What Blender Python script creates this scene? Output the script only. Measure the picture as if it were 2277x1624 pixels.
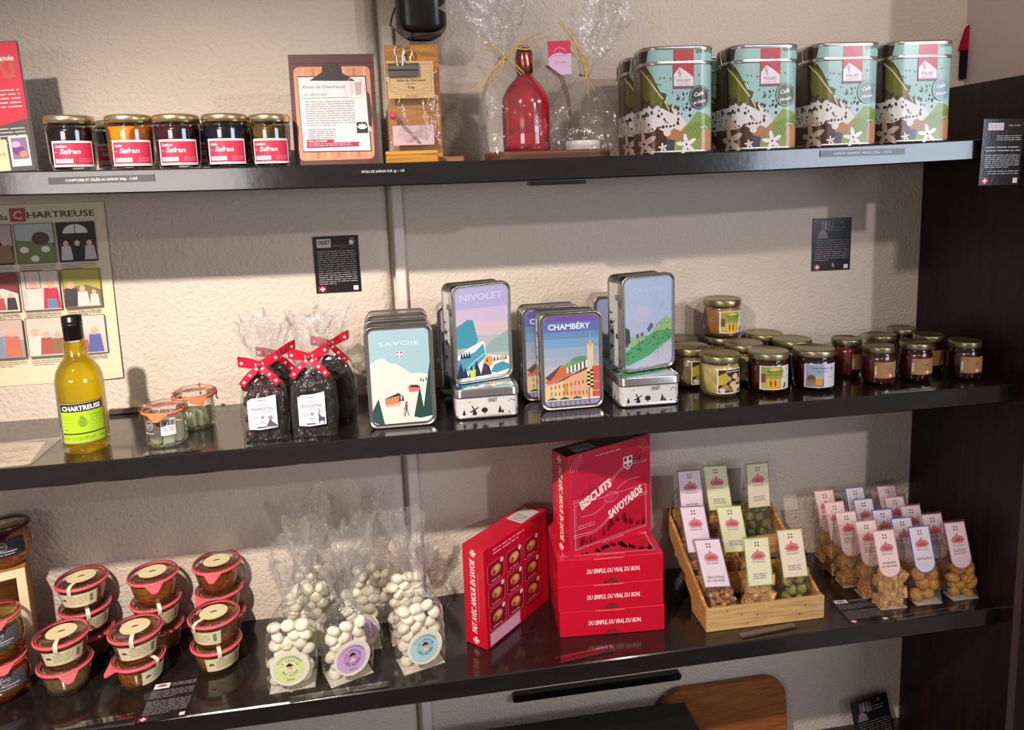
import bpy, math, random
from mathutils import Vector, Matrix, Euler
from mathutils.geometry import tessellate_polygon
PI = math.pi
D = bpy.data
SC = bpy.context.scene
COL = SC.collection
for o in list(D.objects): D.objects.remove(o)

# ---------------------------------------------------------------- camera
W, H = 2277, 1624
YAW, PITCH, ROLL = 0.14594, -0.14495, -0.035695
FPX, CX, CY = 1626.3, 1143.12, 638.75
def cam_axes():
    F = Vector((math.sin(YAW), math.cos(YAW), 0)); R = Vector((math.cos(YAW), -math.sin(YAW), 0))
    F2 = F*math.cos(PITCH) + Vector((0, 0, 1))*math.sin(PITCH)
    U = R.cross(F2)
    return R*math.cos(ROLL)+U*math.sin(ROLL), -R*math.sin(ROLL)+U*math.cos(ROLL), F2
cd = D.cameras.new('camera'); cam = D.objects.new('camera', cd); COL.objects.link(cam)
r_, u_, f_ = cam_axes()
cam.matrix_world = Matrix(((r_.x, u_.x, -f_.x, 0.0), (r_.y, u_.y, -f_.y, -1.7735), (r_.z, u_.z, -f_.z, 1.6), (0, 0, 0, 1)))
cd.sensor_width = 36; cd.lens = FPX/W*36
cd.shift_x = (W/2-CX)/W; cd.shift_y = (CY-H/2)/W
cd.clip_start = 0.02
SC.camera = cam
SC.view_settings.view_transform = 'Standard'; SC.view_settings.look = 'None'
SC.view_settings.gamma = 1; SC.view_settings.use_curve_mapping = False
SC.view_settings.exposure = 0.75
# ---------------------------------------------------------------- light
wd = D.worlds.new('world'); SC.world = wd; wd.use_nodes = True
wd.node_tree.nodes['Background'].inputs[0].default_value = (0.60, 0.51, 0.50, 1)
wd.node_tree.nodes['Background'].inputs[1].default_value = 0.24
def lamp(name, kind, loc, aim, energy, color, **kw):
    l = D.lights.new(name, kind); l.energy = energy; l.color = color
    for k, v in kw.items(): setattr(l, k, v)
    o = D.objects.new(name, l); COL.objects.link(o); o.location = loc
    o.rotation_euler = (Vector(aim)-Vector(loc)).to_track_quat('-Z', 'Y').to_euler()
    return o
lamp('warm_spotlight', 'SPOT', (-0.8, -1.707, 2.475), (-0.32, 0, 0.25), 190, (1.0, 0.87, 0.75), spot_size=1.42, spot_blend=1.0, shadow_soft_size=0.03)
lamp('cool_spotlight', 'SPOT', (2.3, -3.0, 2.46), (0.65, 0, 1.42), 62, (1.0, 0.93, 0.95), spot_size=0.74, spot_blend=0.7, shadow_soft_size=0.04)
lamp('warm_spotlight', 'SPOT', (1.0, -1.707, 2.475), (1.0, 0, 1.80), 22, (1.0, 0.86, 0.75), spot_size=1.5, spot_blend=1.0, shadow_soft_size=0.05)
lamp('window_light', 'AREA', (3.0, -3.2, 1.65), (1.0, 0, 1.5), 17, (0.72, 0.84, 1.0), shape='RECTANGLE', size=1.5, size_y=.7)
lamp('left_glare_light', 'AREA', (-1.5, -3.4, 1.66), (-.5, 0, 1.6), 7, (1.0, 0.90, 0.84), shape='RECTANGLE', size=1.2, size_y=.3)  # unseen area light added for the glare on the top shelf's left front

# ---------------------------------------------------------------- colour / material helpers
def lin(c):
    if isinstance(c, str):
        c = c.lstrip('#'); c = ''.join(k*2 for k in c) if len(c) == 3 else c; c = [int(c[i:i+2], 16)/255 for i in (0, 2, 4)]
    return tuple((x/12.92 if x <= .04045 else ((x+.055)/1.055)**2.4) for x in c[:3])
MATS = {}
def mat(name, rough=.5, metal=0., spec=.5, coat=0., bump=None, vary=None, build=None, emit=None):
    m = D.materials.new(name); m.use_nodes = True; nt = m.node_tree; n = nt.nodes; l = nt.links
    p = n['Principled BSDF']
    p.inputs['Roughness'].default_value = rough; p.inputs['Metallic'].default_value = metal
    p.inputs['Specular IOR Level'].default_value = spec; p.inputs['Coat Weight'].default_value = coat
    p.inputs['Coat Roughness'].default_value = .08
    a = n.new('ShaderNodeAttribute'); a.attribute_name = 'Col'
    src = a.outputs['Color']
    tc = n.new('ShaderNodeTexCoord')
    if vary:
        sc, amt = vary[:2]; stretch = vary[2] if len(vary) > 2 else (1, 1, 1)
        mp = n.new('ShaderNodeMapping'); mp.inputs['Scale'].default_value = stretch; l.new(tc.outputs['Object'], mp.inputs[0])
        nz = n.new('ShaderNodeTexNoise'); nz.inputs['Scale'].default_value = sc; nz.inputs['Detail'].default_value = 6
        l.new(mp.outputs[0], nz.inputs['Vector'])
        rp = n.new('ShaderNodeMapRange'); rp.inputs['From Min'].default_value = .3; rp.inputs['From Max'].default_value = .7
        rp.inputs['To Min'].default_value = 1-amt; rp.inputs['To Max'].default_value = 1+amt*.5
        l.new(nz.outputs[0], rp.inputs[0])
        mx = n.new('ShaderNodeVectorMath'); mx.operation = 'MULTIPLY'; l.new(src, mx.inputs[0]); l.new(rp.outputs[0], mx.inputs[1]); src = mx.outputs[0]
    l.new(src, p.inputs['Base Color'])
    if bump:
        sc, dist = bump[:2]
        nz = n.new('ShaderNodeTexNoise'); nz.inputs['Scale'].default_value = sc; nz.inputs['Detail'].default_value = bump[2] if len(bump) > 2 else 5
        l.new(tc.outputs['Object'], nz.inputs['Vector'])
        b = n.new('ShaderNodeBump'); b.inputs['Distance'].default_value = dist; b.inputs['Strength'].default_value = 1
        l.new(nz.outputs[0], b.inputs['Height']); l.new(b.outputs[0], p.inputs['Normal'])
    if build: build(nt, p)
    MATS[name] = m; return m
mat('paper', .55, vary=(60, .05))
mat('print_gloss', .28, coat=.25)
mat('lacquer', .22, coat=.3, bump=(220, .00025, 2))
mat('shelf_black', .17, spec=.6, coat=.5, bump=(60, .0002, 3), vary=(9, .3, (1, 6, 6)))
mat('panel_wood', .4, spec=.35, vary=(7, .5, (12, 12, .8)), bump=(30, .0003))
mat('plaster', .9, spec=.2, bump=(120, .0044, 7), vary=(4, .04))
mat('smooth_paint', .5, vary=(8, .05))
mat('metal', .24, 1.)
mat('metal_dull', .38, 1., bump=(300, .0001))
mat('gold_lid', .30, .9)
mat('rubber', .45, spec=.4)
mat('wood', .5, spec=.35, vary=(9, .35, (1.2, 14, 14)), bump=(60, .0004))
mat('plastic', .3)
mat('food', .55, spec=.35, vary=(130, .5), bump=(150, .003))
mat('jam', .15, spec=.6, vary=(30, .35))
mat('sugar', .55, spec=.3, bump=(60, .0006))
mat('chocolate', .28, spec=.5, bump=(90, .0005))
mat('cloth', .85, spec=.1, bump=(300, .0004))
mat('fibre', .7, spec=.2)
def thin_mat(name, rough, tint, edge, base, bump=None, milk=0., top=.85):
    m = D.materials.new(name); m.use_nodes = True; nt = m.node_tree; n = nt.nodes; l = nt.links
    n.remove(n['Principled BSDF'])
    t = n.new('ShaderNodeBsdfTransparent'); t.inputs[0].default_value = (*tint, 1)
    g = n.new('ShaderNodeBsdfGlossy'); g.inputs['Roughness'].default_value = rough; g.inputs[0].default_value = (1, 1, 1, 1)
    lw = n.new('ShaderNodeLayerWeight'); lw.inputs[0].default_value = edge
    mr = n.new('ShaderNodeMapRange'); mr.inputs['To Min'].default_value = base; mr.inputs['To Max'].default_value = top
    l.new(lw.outputs['Fresnel'], mr.inputs[0])
    mx = n.new('ShaderNodeMixShader'); l.new(mr.outputs[0], mx.inputs[0]); l.new(t.outputs[0], mx.inputs[1]); l.new(g.outputs[0], mx.inputs[2])
    out = mx.outputs[0]
    if milk:
        df = n.new('ShaderNodeBsdfDiffuse'); tl = n.new('ShaderNodeBsdfTranslucent'); a2 = n.new('ShaderNodeMixShader'); l.new(df.outputs[0], a2.inputs[1]); l.new(tl.outputs[0], a2.inputs[2])
        df.inputs[0].default_value = tl.inputs[0].default_value = (.95, .95, .93, 1); m2 = n.new('ShaderNodeMixShader'); m2.inputs[0].default_value = milk
        l.new(mx.outputs[0], m2.inputs[1]); l.new(a2.outputs[0], m2.inputs[2]); out = m2.outputs[0]
    l.new(out, n['Material Output'].inputs[0])
    if bump:
        tc = n.new('ShaderNodeTexCoord'); nz = n.new('ShaderNodeTexNoise'); nz.inputs['Scale'].default_value = bump[0]; nz.inputs['Detail'].default_value = 3
        l.new(tc.outputs['Object'], nz.inputs['Vector'])
        b = n.new('ShaderNodeBump'); b.inputs['Distance'].default_value = bump[1]; b.inputs['Strength'].default_value = 1
        l.new(nz.outputs[0], b.inputs['Height']); l.new(b.outputs[0], g.inputs['Normal']); l.new(b.outputs[0], lw.inputs['Normal'])
    MATS[name] = m
thin_mat('thin_glass', .03, (.97, .98, .97), .35, .03)
thin_mat('cellophane', .07, (.97, .97, .97), .30, .05, (34, .012), .10, .55)
thin_mat('clear_bag', .12, (.97, .97, .97), .25, .03, (30, .006), .03, .45)
def liquid(name, colr):
    m = D.materials.new(name); m.use_nodes = True; nt = m.node_tree; n = nt.nodes; l = nt.links
    n.remove(n['Principled BSDF'])
    t = n.new('ShaderNodeBsdfTransparent'); t.inputs[0].default_value = (*colr, 1)
    tr = n.new('ShaderNodeBsdfTranslucent'); tr.inputs[0].default_value = (*colr, 1)
    gl = n.new('ShaderNodeBsdfRefraction'); gl.inputs[0].default_value = (*colr, 1); gl.inputs['IOR'].default_value = 1.25; gl.inputs['Roughness'].default_value = .02
    m1 = n.new('ShaderNodeMixShader'); m1.inputs[0].default_value = .25; l.new(t.outputs[0], m1.inputs[1]); l.new(gl.outputs[0], m1.inputs[2])
    m2 = n.new('ShaderNodeMixShader'); m2.inputs[0].default_value = .34; l.new(m1.outputs[0], m2.inputs[1]); l.new(tr.outputs[0], m2.inputs[2])
    l.new(m2.outputs[0], n['Material Output'].inputs[0]); MATS[name] = m
liquid('yellow_liqueur', lin('#fff23c'))
liquid('red_liquid', lin('#c8102e'))

# ---------------------------------------------------------------- mesh builder
_text = {}
def text_geo(s, bold=0.0):
    k = (s, bold)
    if k in _text: return _text[k]
    cu = D.curves.new('t', 'FONT'); cu.body = s; cu.resolution_u = 2; cu.offset = bold
    o = D.objects.new('t', cu); COL.objects.link(o)
    me = D.meshes.new_from_object(o.evaluated_get(bpy.context.evaluated_depsgraph_get()))
    vs = [(v.co.x, v.co.y) for v in me.vertices]; fs = [tuple(p.vertices) for p in me.polygons]
    D.objects.remove(o); D.curves.remove(cu); D.meshes.remove(me)
    x0 = min((v[0] for v in vs), default=0); x1 = max((v[0] for v in vs), default=1)
    _text[k] = (vs, fs, x0, x1); return _text[k]

class M:
    def __init__(s): s.v = []; s.f = []; s.m = []; s.c = []; s.mn = []; s.sm = []
    def slot(s, m):
        if m not in s.mn: s.mn.append(m)
        return s.mn.index(m)
    def add(s, vs, fs, m, c, smooth=False, T=None):
        b = len(s.v); c = lin(c)
        s.v += [tuple(T @ Vector(v)) if T is not None else tuple(v) for v in vs]
        i = s.slot(m)
        for f in fs: s.f.append(tuple(b+k for k in f)); s.m.append(i); s.c.append(c); s.sm.append(smooth)
    def box(s, lo, hi, m, c, bev=0., T=None):
        (x0, y0, z0), (x1, y1, z1) = lo, hi
        if bev > 0:
            w, d, h = x1-x0, y1-y0, z1-z0; bev = min(bev, w*.45, d*.45, h*.45)
            xs = (x0, x0+bev, x1-bev, x1); ys = (y0, y0+bev, y1-bev, y1); zs = (z0, z0+bev, z1-bev, z1)
            vs = []; idx = {}
            for ax in range(3):
                for sgn in (0, 1):
                    for a in (1, 2):
                        for b in (1, 2):
                            p = [0, 0, 0]; p[ax] = 3*sgn; p[(ax+1) % 3] = a; p[(ax+2) % 3] = b
                            idx[(ax, sgn, a, b)] = len(vs); vs.append((xs[p[0]], ys[p[1]], zs[p[2]]))
            fs = []
            for ax in range(3):
                for sgn in (0, 1):
                    q = [idx[(ax, sgn, 1, 1)], idx[(ax, sgn, 2, 1)], idx[(ax, sgn, 2, 2)], idx[(ax, sgn, 1, 2)]]
                    fs.append(tuple(q if sgn else q[::-1]))
            for ax in range(3):
                a1, a2 = (ax+1) % 3, (ax+2) % 3
                for s1 in (0, 1):
                    for s2 in (0, 1):
                        e = []
                        for k in (1, 2):
                            e.append(idx[(a1, s1, 1+s2, k)])
                        for k in (2, 1):
                            e.append(idx[(a2, s2, k, 1+s1)])
                        fs.append(tuple(e if s1 != s2 else e[::-1]))
            for sx in (0, 1):
                for sy in (0, 1):
                    for sz in (0, 1):
                        t = [idx[(0, sx, 1+sy, 1+sz)], idx[(1, sy, 1+sz, 1+sx)], idx[(2, sz, 1+sx, 1+sy)]]
                        fs.append(tuple(t if (sx+sy+sz) % 2 else t[::-1]))
            s.add(vs, fs, m, c, False, T); return
        vs = [(x, y, z) for x in (x0, x1) for y in (y0, y1) for z in (z0, z1)]
        s.add(vs, [(0, 1, 3, 2), (4, 6, 7, 5), (0, 4, 5, 1), (2, 3, 7, 6), (0, 2, 6, 4), (1, 5, 7, 3)], m, c, False, T)
    def lathe(s, prof, m, c, n=40, T=None, smooth=True, cap0=False, cap1=False, sq=None):
        vs = []
        for r, z in prof:
            for k in range(n):
                a = 2*PI*k/n; vs.append((r*math.cos(a), r*math.sin(a), z))
        fs = [(i*n+k, i*n+(k+1) % n, (i+1)*n+(k+1) % n, (i+1)*n+k) for i in range(len(prof)-1) for k in range(n)]
        s.add(vs, fs, m, c, smooth, T)
        if cap0: s.add(vs[:n], [tuple(range(n))[::-1]], m, c, False, T)
        if cap1: s.add(vs[-n:], [tuple(range(n))], m, c, False, T)
    def loft(s, rings, m, c, smooth=True, cap0=False, cap1=False, T=None, closed=True):
        n = len(rings[0]); vs = [p for r in rings for p in r]
        kk = range(n) if closed else range(n-1)
        fs = [(i*n+k, i*n+(k+1) % n, (i+1)*n+(k+1) % n, (i+1)*n+k) for i in range(len(rings)-1) for k in kk]
        s.add(vs, fs, m, c, smooth, T)
        if cap0: s.add(rings[0], [tuple(range(n))[::-1]], m, c, False, T)
        if cap1: s.add(rings[-1], [tuple(range(n))], m, c, False, T)
    def tube(s, pts, r, m, c, n=8, T=None):
        pts = [Vector(p) for p in pts]; rings = []
        for i, p in enumerate(pts):
            t = (pts[min(i+1, len(pts)-1)]-pts[max(i-1, 0)]).normalized()
            a = t.orthogonal().normalized() if i == 0 else (a - t*a.dot(t)).normalized()
            b = t.cross(a); rr = r[i] if isinstance(r, (list, tuple)) else r
            rings.append([tuple(p+(a*math.cos(2*PI*k/n)+b*math.sin(2*PI*k/n))*rr) for k in range(n)])
        s.loft(rings, m, c, True, True, True, T)
    def ball(s, c0, rad, m, c, n=12, T=None, rx=None):
        k = n//2; vs = []; q = rx or Matrix.Identity(3)
        for i in range(k+1):
            t = PI*i/k
            for j in range(n):
                p = q @ Vector((rad[0]*math.sin(t)*math.cos(2*PI*j/n), rad[1]*math.sin(t)*math.sin(2*PI*j/n), -rad[2]*math.cos(t)))
                vs.append(tuple(Vector(c0)+p))
        fs = [(i*n+j, i*n+(j+1) % n, (i+1)*n+(j+1) % n, (i+1)*n+j) for i in range(k) for j in range(n)]
        s.add(vs, fs, m, c, True, T)
    def prism(s, pts, h0, h1, m, c, T=None, smooth=False):   # pts in xy, extruded in z
        n = len(pts)
        lo = [(x, y, h0) for x, y in pts]; hi = [(x, y, h1) for x, y in pts]
        s.add(lo+hi, [(k, (k+1) % n, n+(k+1) % n, n+k) for k in range(n)], m, c, smooth, T)
        s.add(lo, [tuple(range(n))[::-1]], m, c, False, T); s.add(hi, [tuple(range(n))], m, c, False, T)
    def build(s, name, parent=None, loc=None, T=None):
        me = D.meshes.new(name)
        if T is not None: s.v = [tuple(T @ Vector(v)) for v in s.v]
        me.from_pydata(s.v, [], s.f)
        for mn in s.mn: me.materials.append(MATS[mn])
        me.polygons.foreach_set('material_index', s.m); me.polygons.foreach_set('use_smooth', s.sm)
        ca = me.color_attributes.new('Col', 'FLOAT_COLOR', 'CORNER'); arr = []
        for f, c in zip(s.f, s.c): arr += [c[0], c[1], c[2], 1.0]*len(f)
        ca.data.foreach_set('color', arr); me.update()
        o = D.objects.new(name, me); COL.objects.link(o)
        if parent is not None: o.parent = parent
        if loc is not None: o.location = loc
        return o

# ---- flat artwork printed on a surface: (u, v) on the sheet, n = layer height off it
class Art:
    def __init__(s, mapper, m=None, mat='paper', curved=0.0, dz=4e-5, base=1e-4):
        s.map = mapper; s.m = m or M(); s.mat = mat; s.cv = curved; s.n = base; s.dz = dz
    def tris(s, vs, fs, col):
        if s.cv:
            out = []; st = [[vs[i] for i in f] for f in fs]
            while st:
                t = st.pop()
                if len(t) > 3:
                    for k in range(1, len(t)-1): st.append([t[0], t[k], t[k+1]])
                    continue
                e = max(range(3), key=lambda k: abs(t[k][0]-t[(k+1) % 3][0]))
                a, b = t[e], t[(e+1) % 3]
                if abs(a[0]-b[0]) > s.cv:
                    c = t[(e+2) % 3]; mp = ((a[0]+b[0])/2, (a[1]+b[1])/2)
                    st.append([a, mp, c]); st.append([mp, b, c])
                else: out.append(t)
            vs = [p for t in out for p in t]; fs = [(3*i, 3*i+1, 3*i+2) for i in range(len(out))]
        s.m.add([s.map(u, v, s.n) for u, v in vs], fs, s.mat, col, s.cv > 0); s.n += s.dz
    def poly(s, pts, col):
        t = tessellate_polygon([[Vector((x, y, 0)) for x, y in pts]])
        fs = []
        for a, b, c in t:
            ar = (pts[b][0]-pts[a][0])*(pts[c][1]-pts[a][1])-(pts[b][1]-pts[a][1])*(pts[c][0]-pts[a][0])
            fs.append((a, b, c) if ar > 0 else (a, c, b))
        s.tris(list(pts), fs, col)
    def rect(s, x0, y0, x1, y1, col): s.tris([(x0, y0), (x1, y0), (x1, y1), (x0, y1)], [(0, 1, 2, 3)], col)
    def ell(s, x, y, rx, ry, col, n=20, rot=0., a0=0., a1=2*PI):
        c, d = math.cos(rot), math.sin(rot); full = abs(a1-a0-2*PI) < 1e-6
        P = [(rx*math.cos(a0+(a1-a0)*k/n), ry*math.sin(a0+(a1-a0)*k/n)) for k in range(n if full else n+1)]
        s.poly([(x+p*c-q*d, y+p*d+q*c) for p, q in P], col)
    def line(s, pts, w, col):
        vs = []; fs = []
        for i in range(len(pts)-1):
            (x0, y0), (x1, y1) = pts[i], pts[i+1]; L = math.hypot(x1-x0, y1-y0) or 1; nx, ny = -(y1-y0)/L*w/2, (x1-x0)/L*w/2
            b = len(vs); vs += [(x0-nx, y0-ny), (x1-nx, y1-ny), (x1+nx, y1+ny), (x0+nx, y0+ny)]; fs.append((b, b+1, b+2, b+3))
        s.tris(vs, fs, col)
    def ring(s, x, y, r, w, col, n=32, a0=0, a1=2*PI, ry=None):
        ry = ry or r
        s.line([(x+r*math.cos(a0+(a1-a0)*k/n), y+ry*math.sin(a0+(a1-a0)*k/n)) for k in range(n+1)], w, col)
    def frame(s, x0, y0, x1, y1, w, col, r=0):
        if r:
            P = rrect((x1-x0), (y1-y0), r, 4); cx, cy = (x0+x1)/2, (y0+y1)/2
            P = [(cx+a, cy+b) for a, b in P]; s.line(P+[P[0]], w, col); return
        s.line([(x0, y0), (x1, y0)], w, col); s.line([(x1, y0), (x1, y1)], w, col); s.line([(x1, y1), (x0, y1)], w, col); s.line([(x0, y1), (x0, y0)], w, col)
    def text(s, t, x, y, h, col, w=None, align='c', bold=0., shear=0., rot=0.):
        vs, fs, a, b = text_geo(t, bold); k = h/.7; kx = k
        if w: kx = w/(b-a)
        off = {'l': -a, 'c': -(a+b)/2, 'r': -b}[align]; c, d = math.cos(rot), math.sin(rot); o = []
        for p, q in vs:
            X = (p+off)*kx+q*k*shear; Y = q*k; o.append((x+X*c-Y*d, y+X*d+Y*c))
        s.tris(o, fs, col)
    def arc_text(s, t, x, y, r, h, col, mid=PI/2, span=2., inward=False, bold=0.):
        n = len(t)
        for i, ch in enumerate(t):
            if ch == ' ': continue
            q = (i/(n-1)-.5)*span if n > 1 else 0
            a = mid+q if inward else mid-q
            s.text(ch, x+r*math.cos(a), y+r*math.sin(a), h, col, bold=bold, rot=a+PI/2 if inward else a-PI/2)
    def micro(s, x0, y0, x1, y1, n, col, seed=0, last=1., th=.35):   # rows of text too small to read
        R = random.Random(seed); st = (y1-y0)/n; vs = []; fs = []
        for i in range(n):
            y = y1-(i+.5)*st; x = x0; xe = x1 if i < n-1 else x0+(x1-x0)*last
            while x < xe:
                w = min(R.uniform(.9, 4.)*st*1.1, xe-x); b = len(vs); h = st*th/2
                vs += [(x, y-h), (x+w, y-h), (x+w, y+h), (x, y+h)]; fs.append((b, b+1, b+2, b+3)); x += w+st*.45
        s.tris(vs, fs, col)
    def cross(s, x, y, r, col, w=.36):
        s.rect(x-r, y-r*w, x+r, y+r*w, col); s.rect(x-r*w, y-r, x+r*w, y+r, col)
def rrect(w, h, r, n=5):
    P = []
    for cx, cy, a in ((w/2-r, h/2-r, 0), (-w/2+r, h/2-r, PI/2), (-w/2+r, -h/2+r, PI), (w/2-r, -h/2+r, 3*PI/2)):
        for k in range(n+1): t = a+PI/2*k/n; P.append((cx+r*math.cos(t), cy+r*math.sin(t)))
    return P
def front(x=0, y=0, z=0):       # sheet facing -Y
    return lambda u, v, n: (x+u, y-n, z+v)
def top(x=0, y=0, z=0):         # sheet facing +Z
    return lambda u, v, n: (x+u, y+v, z+n)
def round_(r, z=0, a=0):        # wrapped on a cylinder, centre facing -Y
    return lambda u, v, n: ((r+n)*math.sin(a+u/r), -(r+n)*math.cos(a+u/r), z+v)
def perim(w, d, r):             # wrapped on a rounded-rectangle prism, centre of front at u=0
    def f(u, v, n):
        sg = 1 if u >= 0 else -1; u = abs(u); a = w/2-r; q = PI/2*r
        if u <= a: x, y, nx, ny = u, -d/2, 0, -1
        elif u <= a+q:
            t = (u-a)/r; x = a+r*math.sin(t); y = -d/2+r-r*math.cos(t); nx, ny = math.sin(t), -math.cos(t)
        else: x = w/2; y = -d/2+r+(u-a-q); nx, ny = 1, 0
        return (sg*(x+nx*n), y+ny*n, v)
    return f

# ---------------------------------------------------------------- scene graph helpers
def tag(o, label, cat, group=None, kind=None):
    if label: o['label'] = label
    if cat: o['category'] = cat
    if group: o['group'] = group
    if kind: o['kind'] = kind
    return o
def thing(name, label, cat, loc=(0, 0, 0), rz=0., group=None, rot=None):
    o = D.objects.new(name, None); COL.objects.link(o); o.empty_display_size = .02
    o.location = loc; o.rotation_euler = rot or (0, 0, rz); return tag(o, label, cat, group)
def struct(name, b): return tag(b.build(name), None, None, None, 'structure')
def dup(root, label, loc, rz=0., group=None, rot=None):
    r = root.copy(); COL.objects.link(r); r.location = loc; r.rotation_euler = rot or (0, 0, rz); r['label'] = label
    if group: r['group'] = group
    for ch in list(root.children):
        c = ch.copy(); COL.objects.link(c); c.parent = r
        for g in list(ch.children):
            d = g.copy(); COL.objects.link(d); d.parent = c
    return r

Z1, Z2, Z3, Z4, FY = 1.6454, 1.0979, .5423, -.013, -.3335
TH = .0435
def sag(x): return -.0045+.0099*(x-.15)**2
# ================================================================ SETTING
b = M(); b.box((-.027, 0, -.45), (1.55, .05, 2.6), 'plaster', '#d3c7ba'); b.box((-.06, .02, -.45), (-.027, .05, 2.6), 'plaster', '#d3c7ba'); struct('wall_back', b)
b = M()
b.loft([[(-1.9, -.012, z), (-.066, -.012, z), (-.055, -.0105, z), (-.046, -.005, z), (-.040, .004, z), (-.038, .02, z), (-.038, .05, z), (-1.9, .05, z)] for z in (-.45, 2.6)], 'plaster', '#d3c7ba', True, True, True)
struct('wall_left', b)
b = M(); b.box((1.47, -.62, -.45), (1.55, 0, 2.6), 'smooth_paint', '#cfc3bd'); struct('wall_right', b)
b = M(); b.box((-1.9, -3.6, -.5), (1.55, .05, -.45), 'smooth_paint', '#6e6259'); struct('floor', b)
b = M(); b.box((-.026, -.016, -.45), (-.001, .0, 1.96), 'smooth_paint', '#d9d2cb', .003); b.box((-.0265, -.0185, 1.2), (-.0005, -.0155, 1.2005), 'smooth_paint', '#c4bab2')
struct('trim_1', b)
def shelf(label, z, q=None, xr=1.362):
    b = M(); N = 24; rings = []; X0 = -1.25
    for i in range(N+1):
        x = X0+(xr-X0)*i/N; dz = q(x) if q else 0
        e = .0025; P = [(FY, z-TH+e), (FY+e, z-TH), (-.0005, z-TH), (-.0005, z), (FY+e, z), (FY, z-e)]
        if x < -.03: P = [(min(y, -.0125), zz) for y, zz in P]
        rings.append([(x, y, zz+dz) for y, zz in P])
    b.loft(rings, 'shelf_black', '#1b1716', False, True, True)
    o = b.build('wall_shelf'); return tag(o, label, 'shelf', 'black wall shelves')
shelf('uppermost long black shelf carrying the jam jars, gift set and coffee tins', Z1, sag)
shelf('middle long black shelf carrying the yellow bottle, picture tins and honey', Z2)
shelf('third long black shelf from the top, carrying the red boxes and wooden crate', Z3)
shelf('lowest black shelf, under the cutting board and black case', Z4)
b = M(); b.box((1.363, -.372, -.45), (1.42, -.002, 1.79), 'panel_wood', '#241613', .001)
p = b.build('shelving_side_panel'); tag(p, 'tall dark brown wooden side panel closing the shelves on the right', 'panel')
b = M(); b.box((1.3635, -.3735, -.45), (1.383, -.372, 1.79), 'smooth_paint', '#4d3a36'); b.build('edge_band', p)['label'] = 'lighter brown edge strip'
b = M(); b.box((.25, FY-.001, Z1-TH-.0135), (.364, FY+.03, Z1-TH-.0055), 'plastic', '#0e0d0d', .001); tag(b.build('shelf_bracket'), 'small flat black bracket under the edge of the uppermost shelf', 'bracket')

# black loudspeaker at the top
t = thing('loudspeaker', 'black rounded loudspeaker hanging on the wall above the bagged saffron', 'speaker', (.062, -.09, 1.925))
b = M(); rings = []
for z, k in ((-.008, .86), (-.002, .96), (.012, 1.0), (.3, 1.03)):
    rings.append([(x*k, y*k, z+(.012*(x/.055)**2 if z < 0 else 0)) for x, y in rrect(.108, .11, .03, 5)])
b.loft(rings, 'plastic', '#0c0b0c', True, True, True); b.build('cabinet', t)
b = M(); b.box((-.02, .05, .10), (.02, .089, .16), 'plastic', '#111111', .003); b.build('bracket', t)
b = M(); b.tube([(-.055, .0, .055), (-.062, .03, .045), (-.066, .06, .035), (-.067, .088, .033)], .0022, 'plastic', '#15100e'); b.build('cable', t)
b = M(); b.lathe([(.0, -.014), (.004, -.012), (.004, -.004)], 'plastic', '#0a0a0a', 10); b.build('screw_knob', t, (-.02, 0, 0))

# ================================================================ PRICE STRIPS AND INFO CARDS
def strip(label, x0, x1, zc, text, h=.0125, glare=False, tcol='#e9e6e0', a=0.):
    t = thing('price_strip', label, 'price label', ((x0+x1)/2, FY-.0012, zc), group='price strips on the shelf edge', rot=(0, a, 0)); w = x1-x0
    b = M(); b.box((-w/2, -.0006, -h/2), (w/2, .0006, h/2), 'print_gloss', '#141113'); ar = Art(front(0, -.0006, 0), b, 'print_gloss')
    if text: ar.text(text, 0, -.0022, .0046, tcol, w=w*.68)
    b.build('printed_strip', t)
    return t
strip('black price strip with white lettering on the shelf edge below the jam jars', -.627, -.447, Z1-.0175+sag(-.53), 'CONFITURES ET GELÉES AU SAFRAN 200gr – 5,50€')
strip('black price strip on the shelf edge below the bagged saffron', -.093, .026, Z1-.015+sag(0), 'PISTILS DE SAFRAN PUR 1gr – 13€')
strip('shiny price strip on the shelf edge below the right pair of coffee tins', .868, 1.062, Z1-.0155+sag(.96), 'CAFÉ EN GRAINS ET MOULU 250gr – 14,50€', .0135)
def flat_strip(label, x, y, z, w, a=0., h=.016, text=True):
    t = thing('price_holder', label, 'price label', (x, y, z), a, 'clear price holders lying on the shelves')
    b = M(); b.box((-w/2, -h/2, 0), (w/2, h/2, .0012), 'print_gloss', '#171213')
    if text: Art(top(0, 0, .0012), b, 'print_gloss').micro(-w*.36, -.003, w*.36, .003, 1, '#9c9290', 5, th=.5)
    b.build('insert', t)
    c = M(); c.box((-w/2-.003, -h/2-.002, .0014), (w/2+.003, h/2+.002, .0026), 'thin_glass', '#ffffff')
    c.box((-w/2-.003, -h/2-.002, 0), (w/2+.003, -h/2-.0008, .0045), 'thin_glass', '#ffffff'); c.build('clear_cover', t)
flat_strip('clear price holder lying before the two small lidded jars', -.47, -.318, Z2, .1, .05)
flat_strip('clear price holder lying before the ribboned chocolate bags', -.265, -.322, Z2, .13, .03, .012)
flat_strip('clear price holder lying in front of the CHAMBÉRY tin', .333, -.317, Z2, .14, .02)
flat_strip('clear price holder lying in front of the brown-labelled small jars', 1.10, -.322, Z2, .13, .02, .012)
flat_strip('clear price holder lying in front of the green and purple sweet bags', -.19, -.322, Z3, .2, .045, .014)
flat_strip('clear price holder lying in front of the stacked red boxes', .348, -.306, Z3, .13, .13, .018)
flat_strip('clear price holder lying in front of the wooden crate', .782, -.307, Z3, .135, .08, .014)
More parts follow.
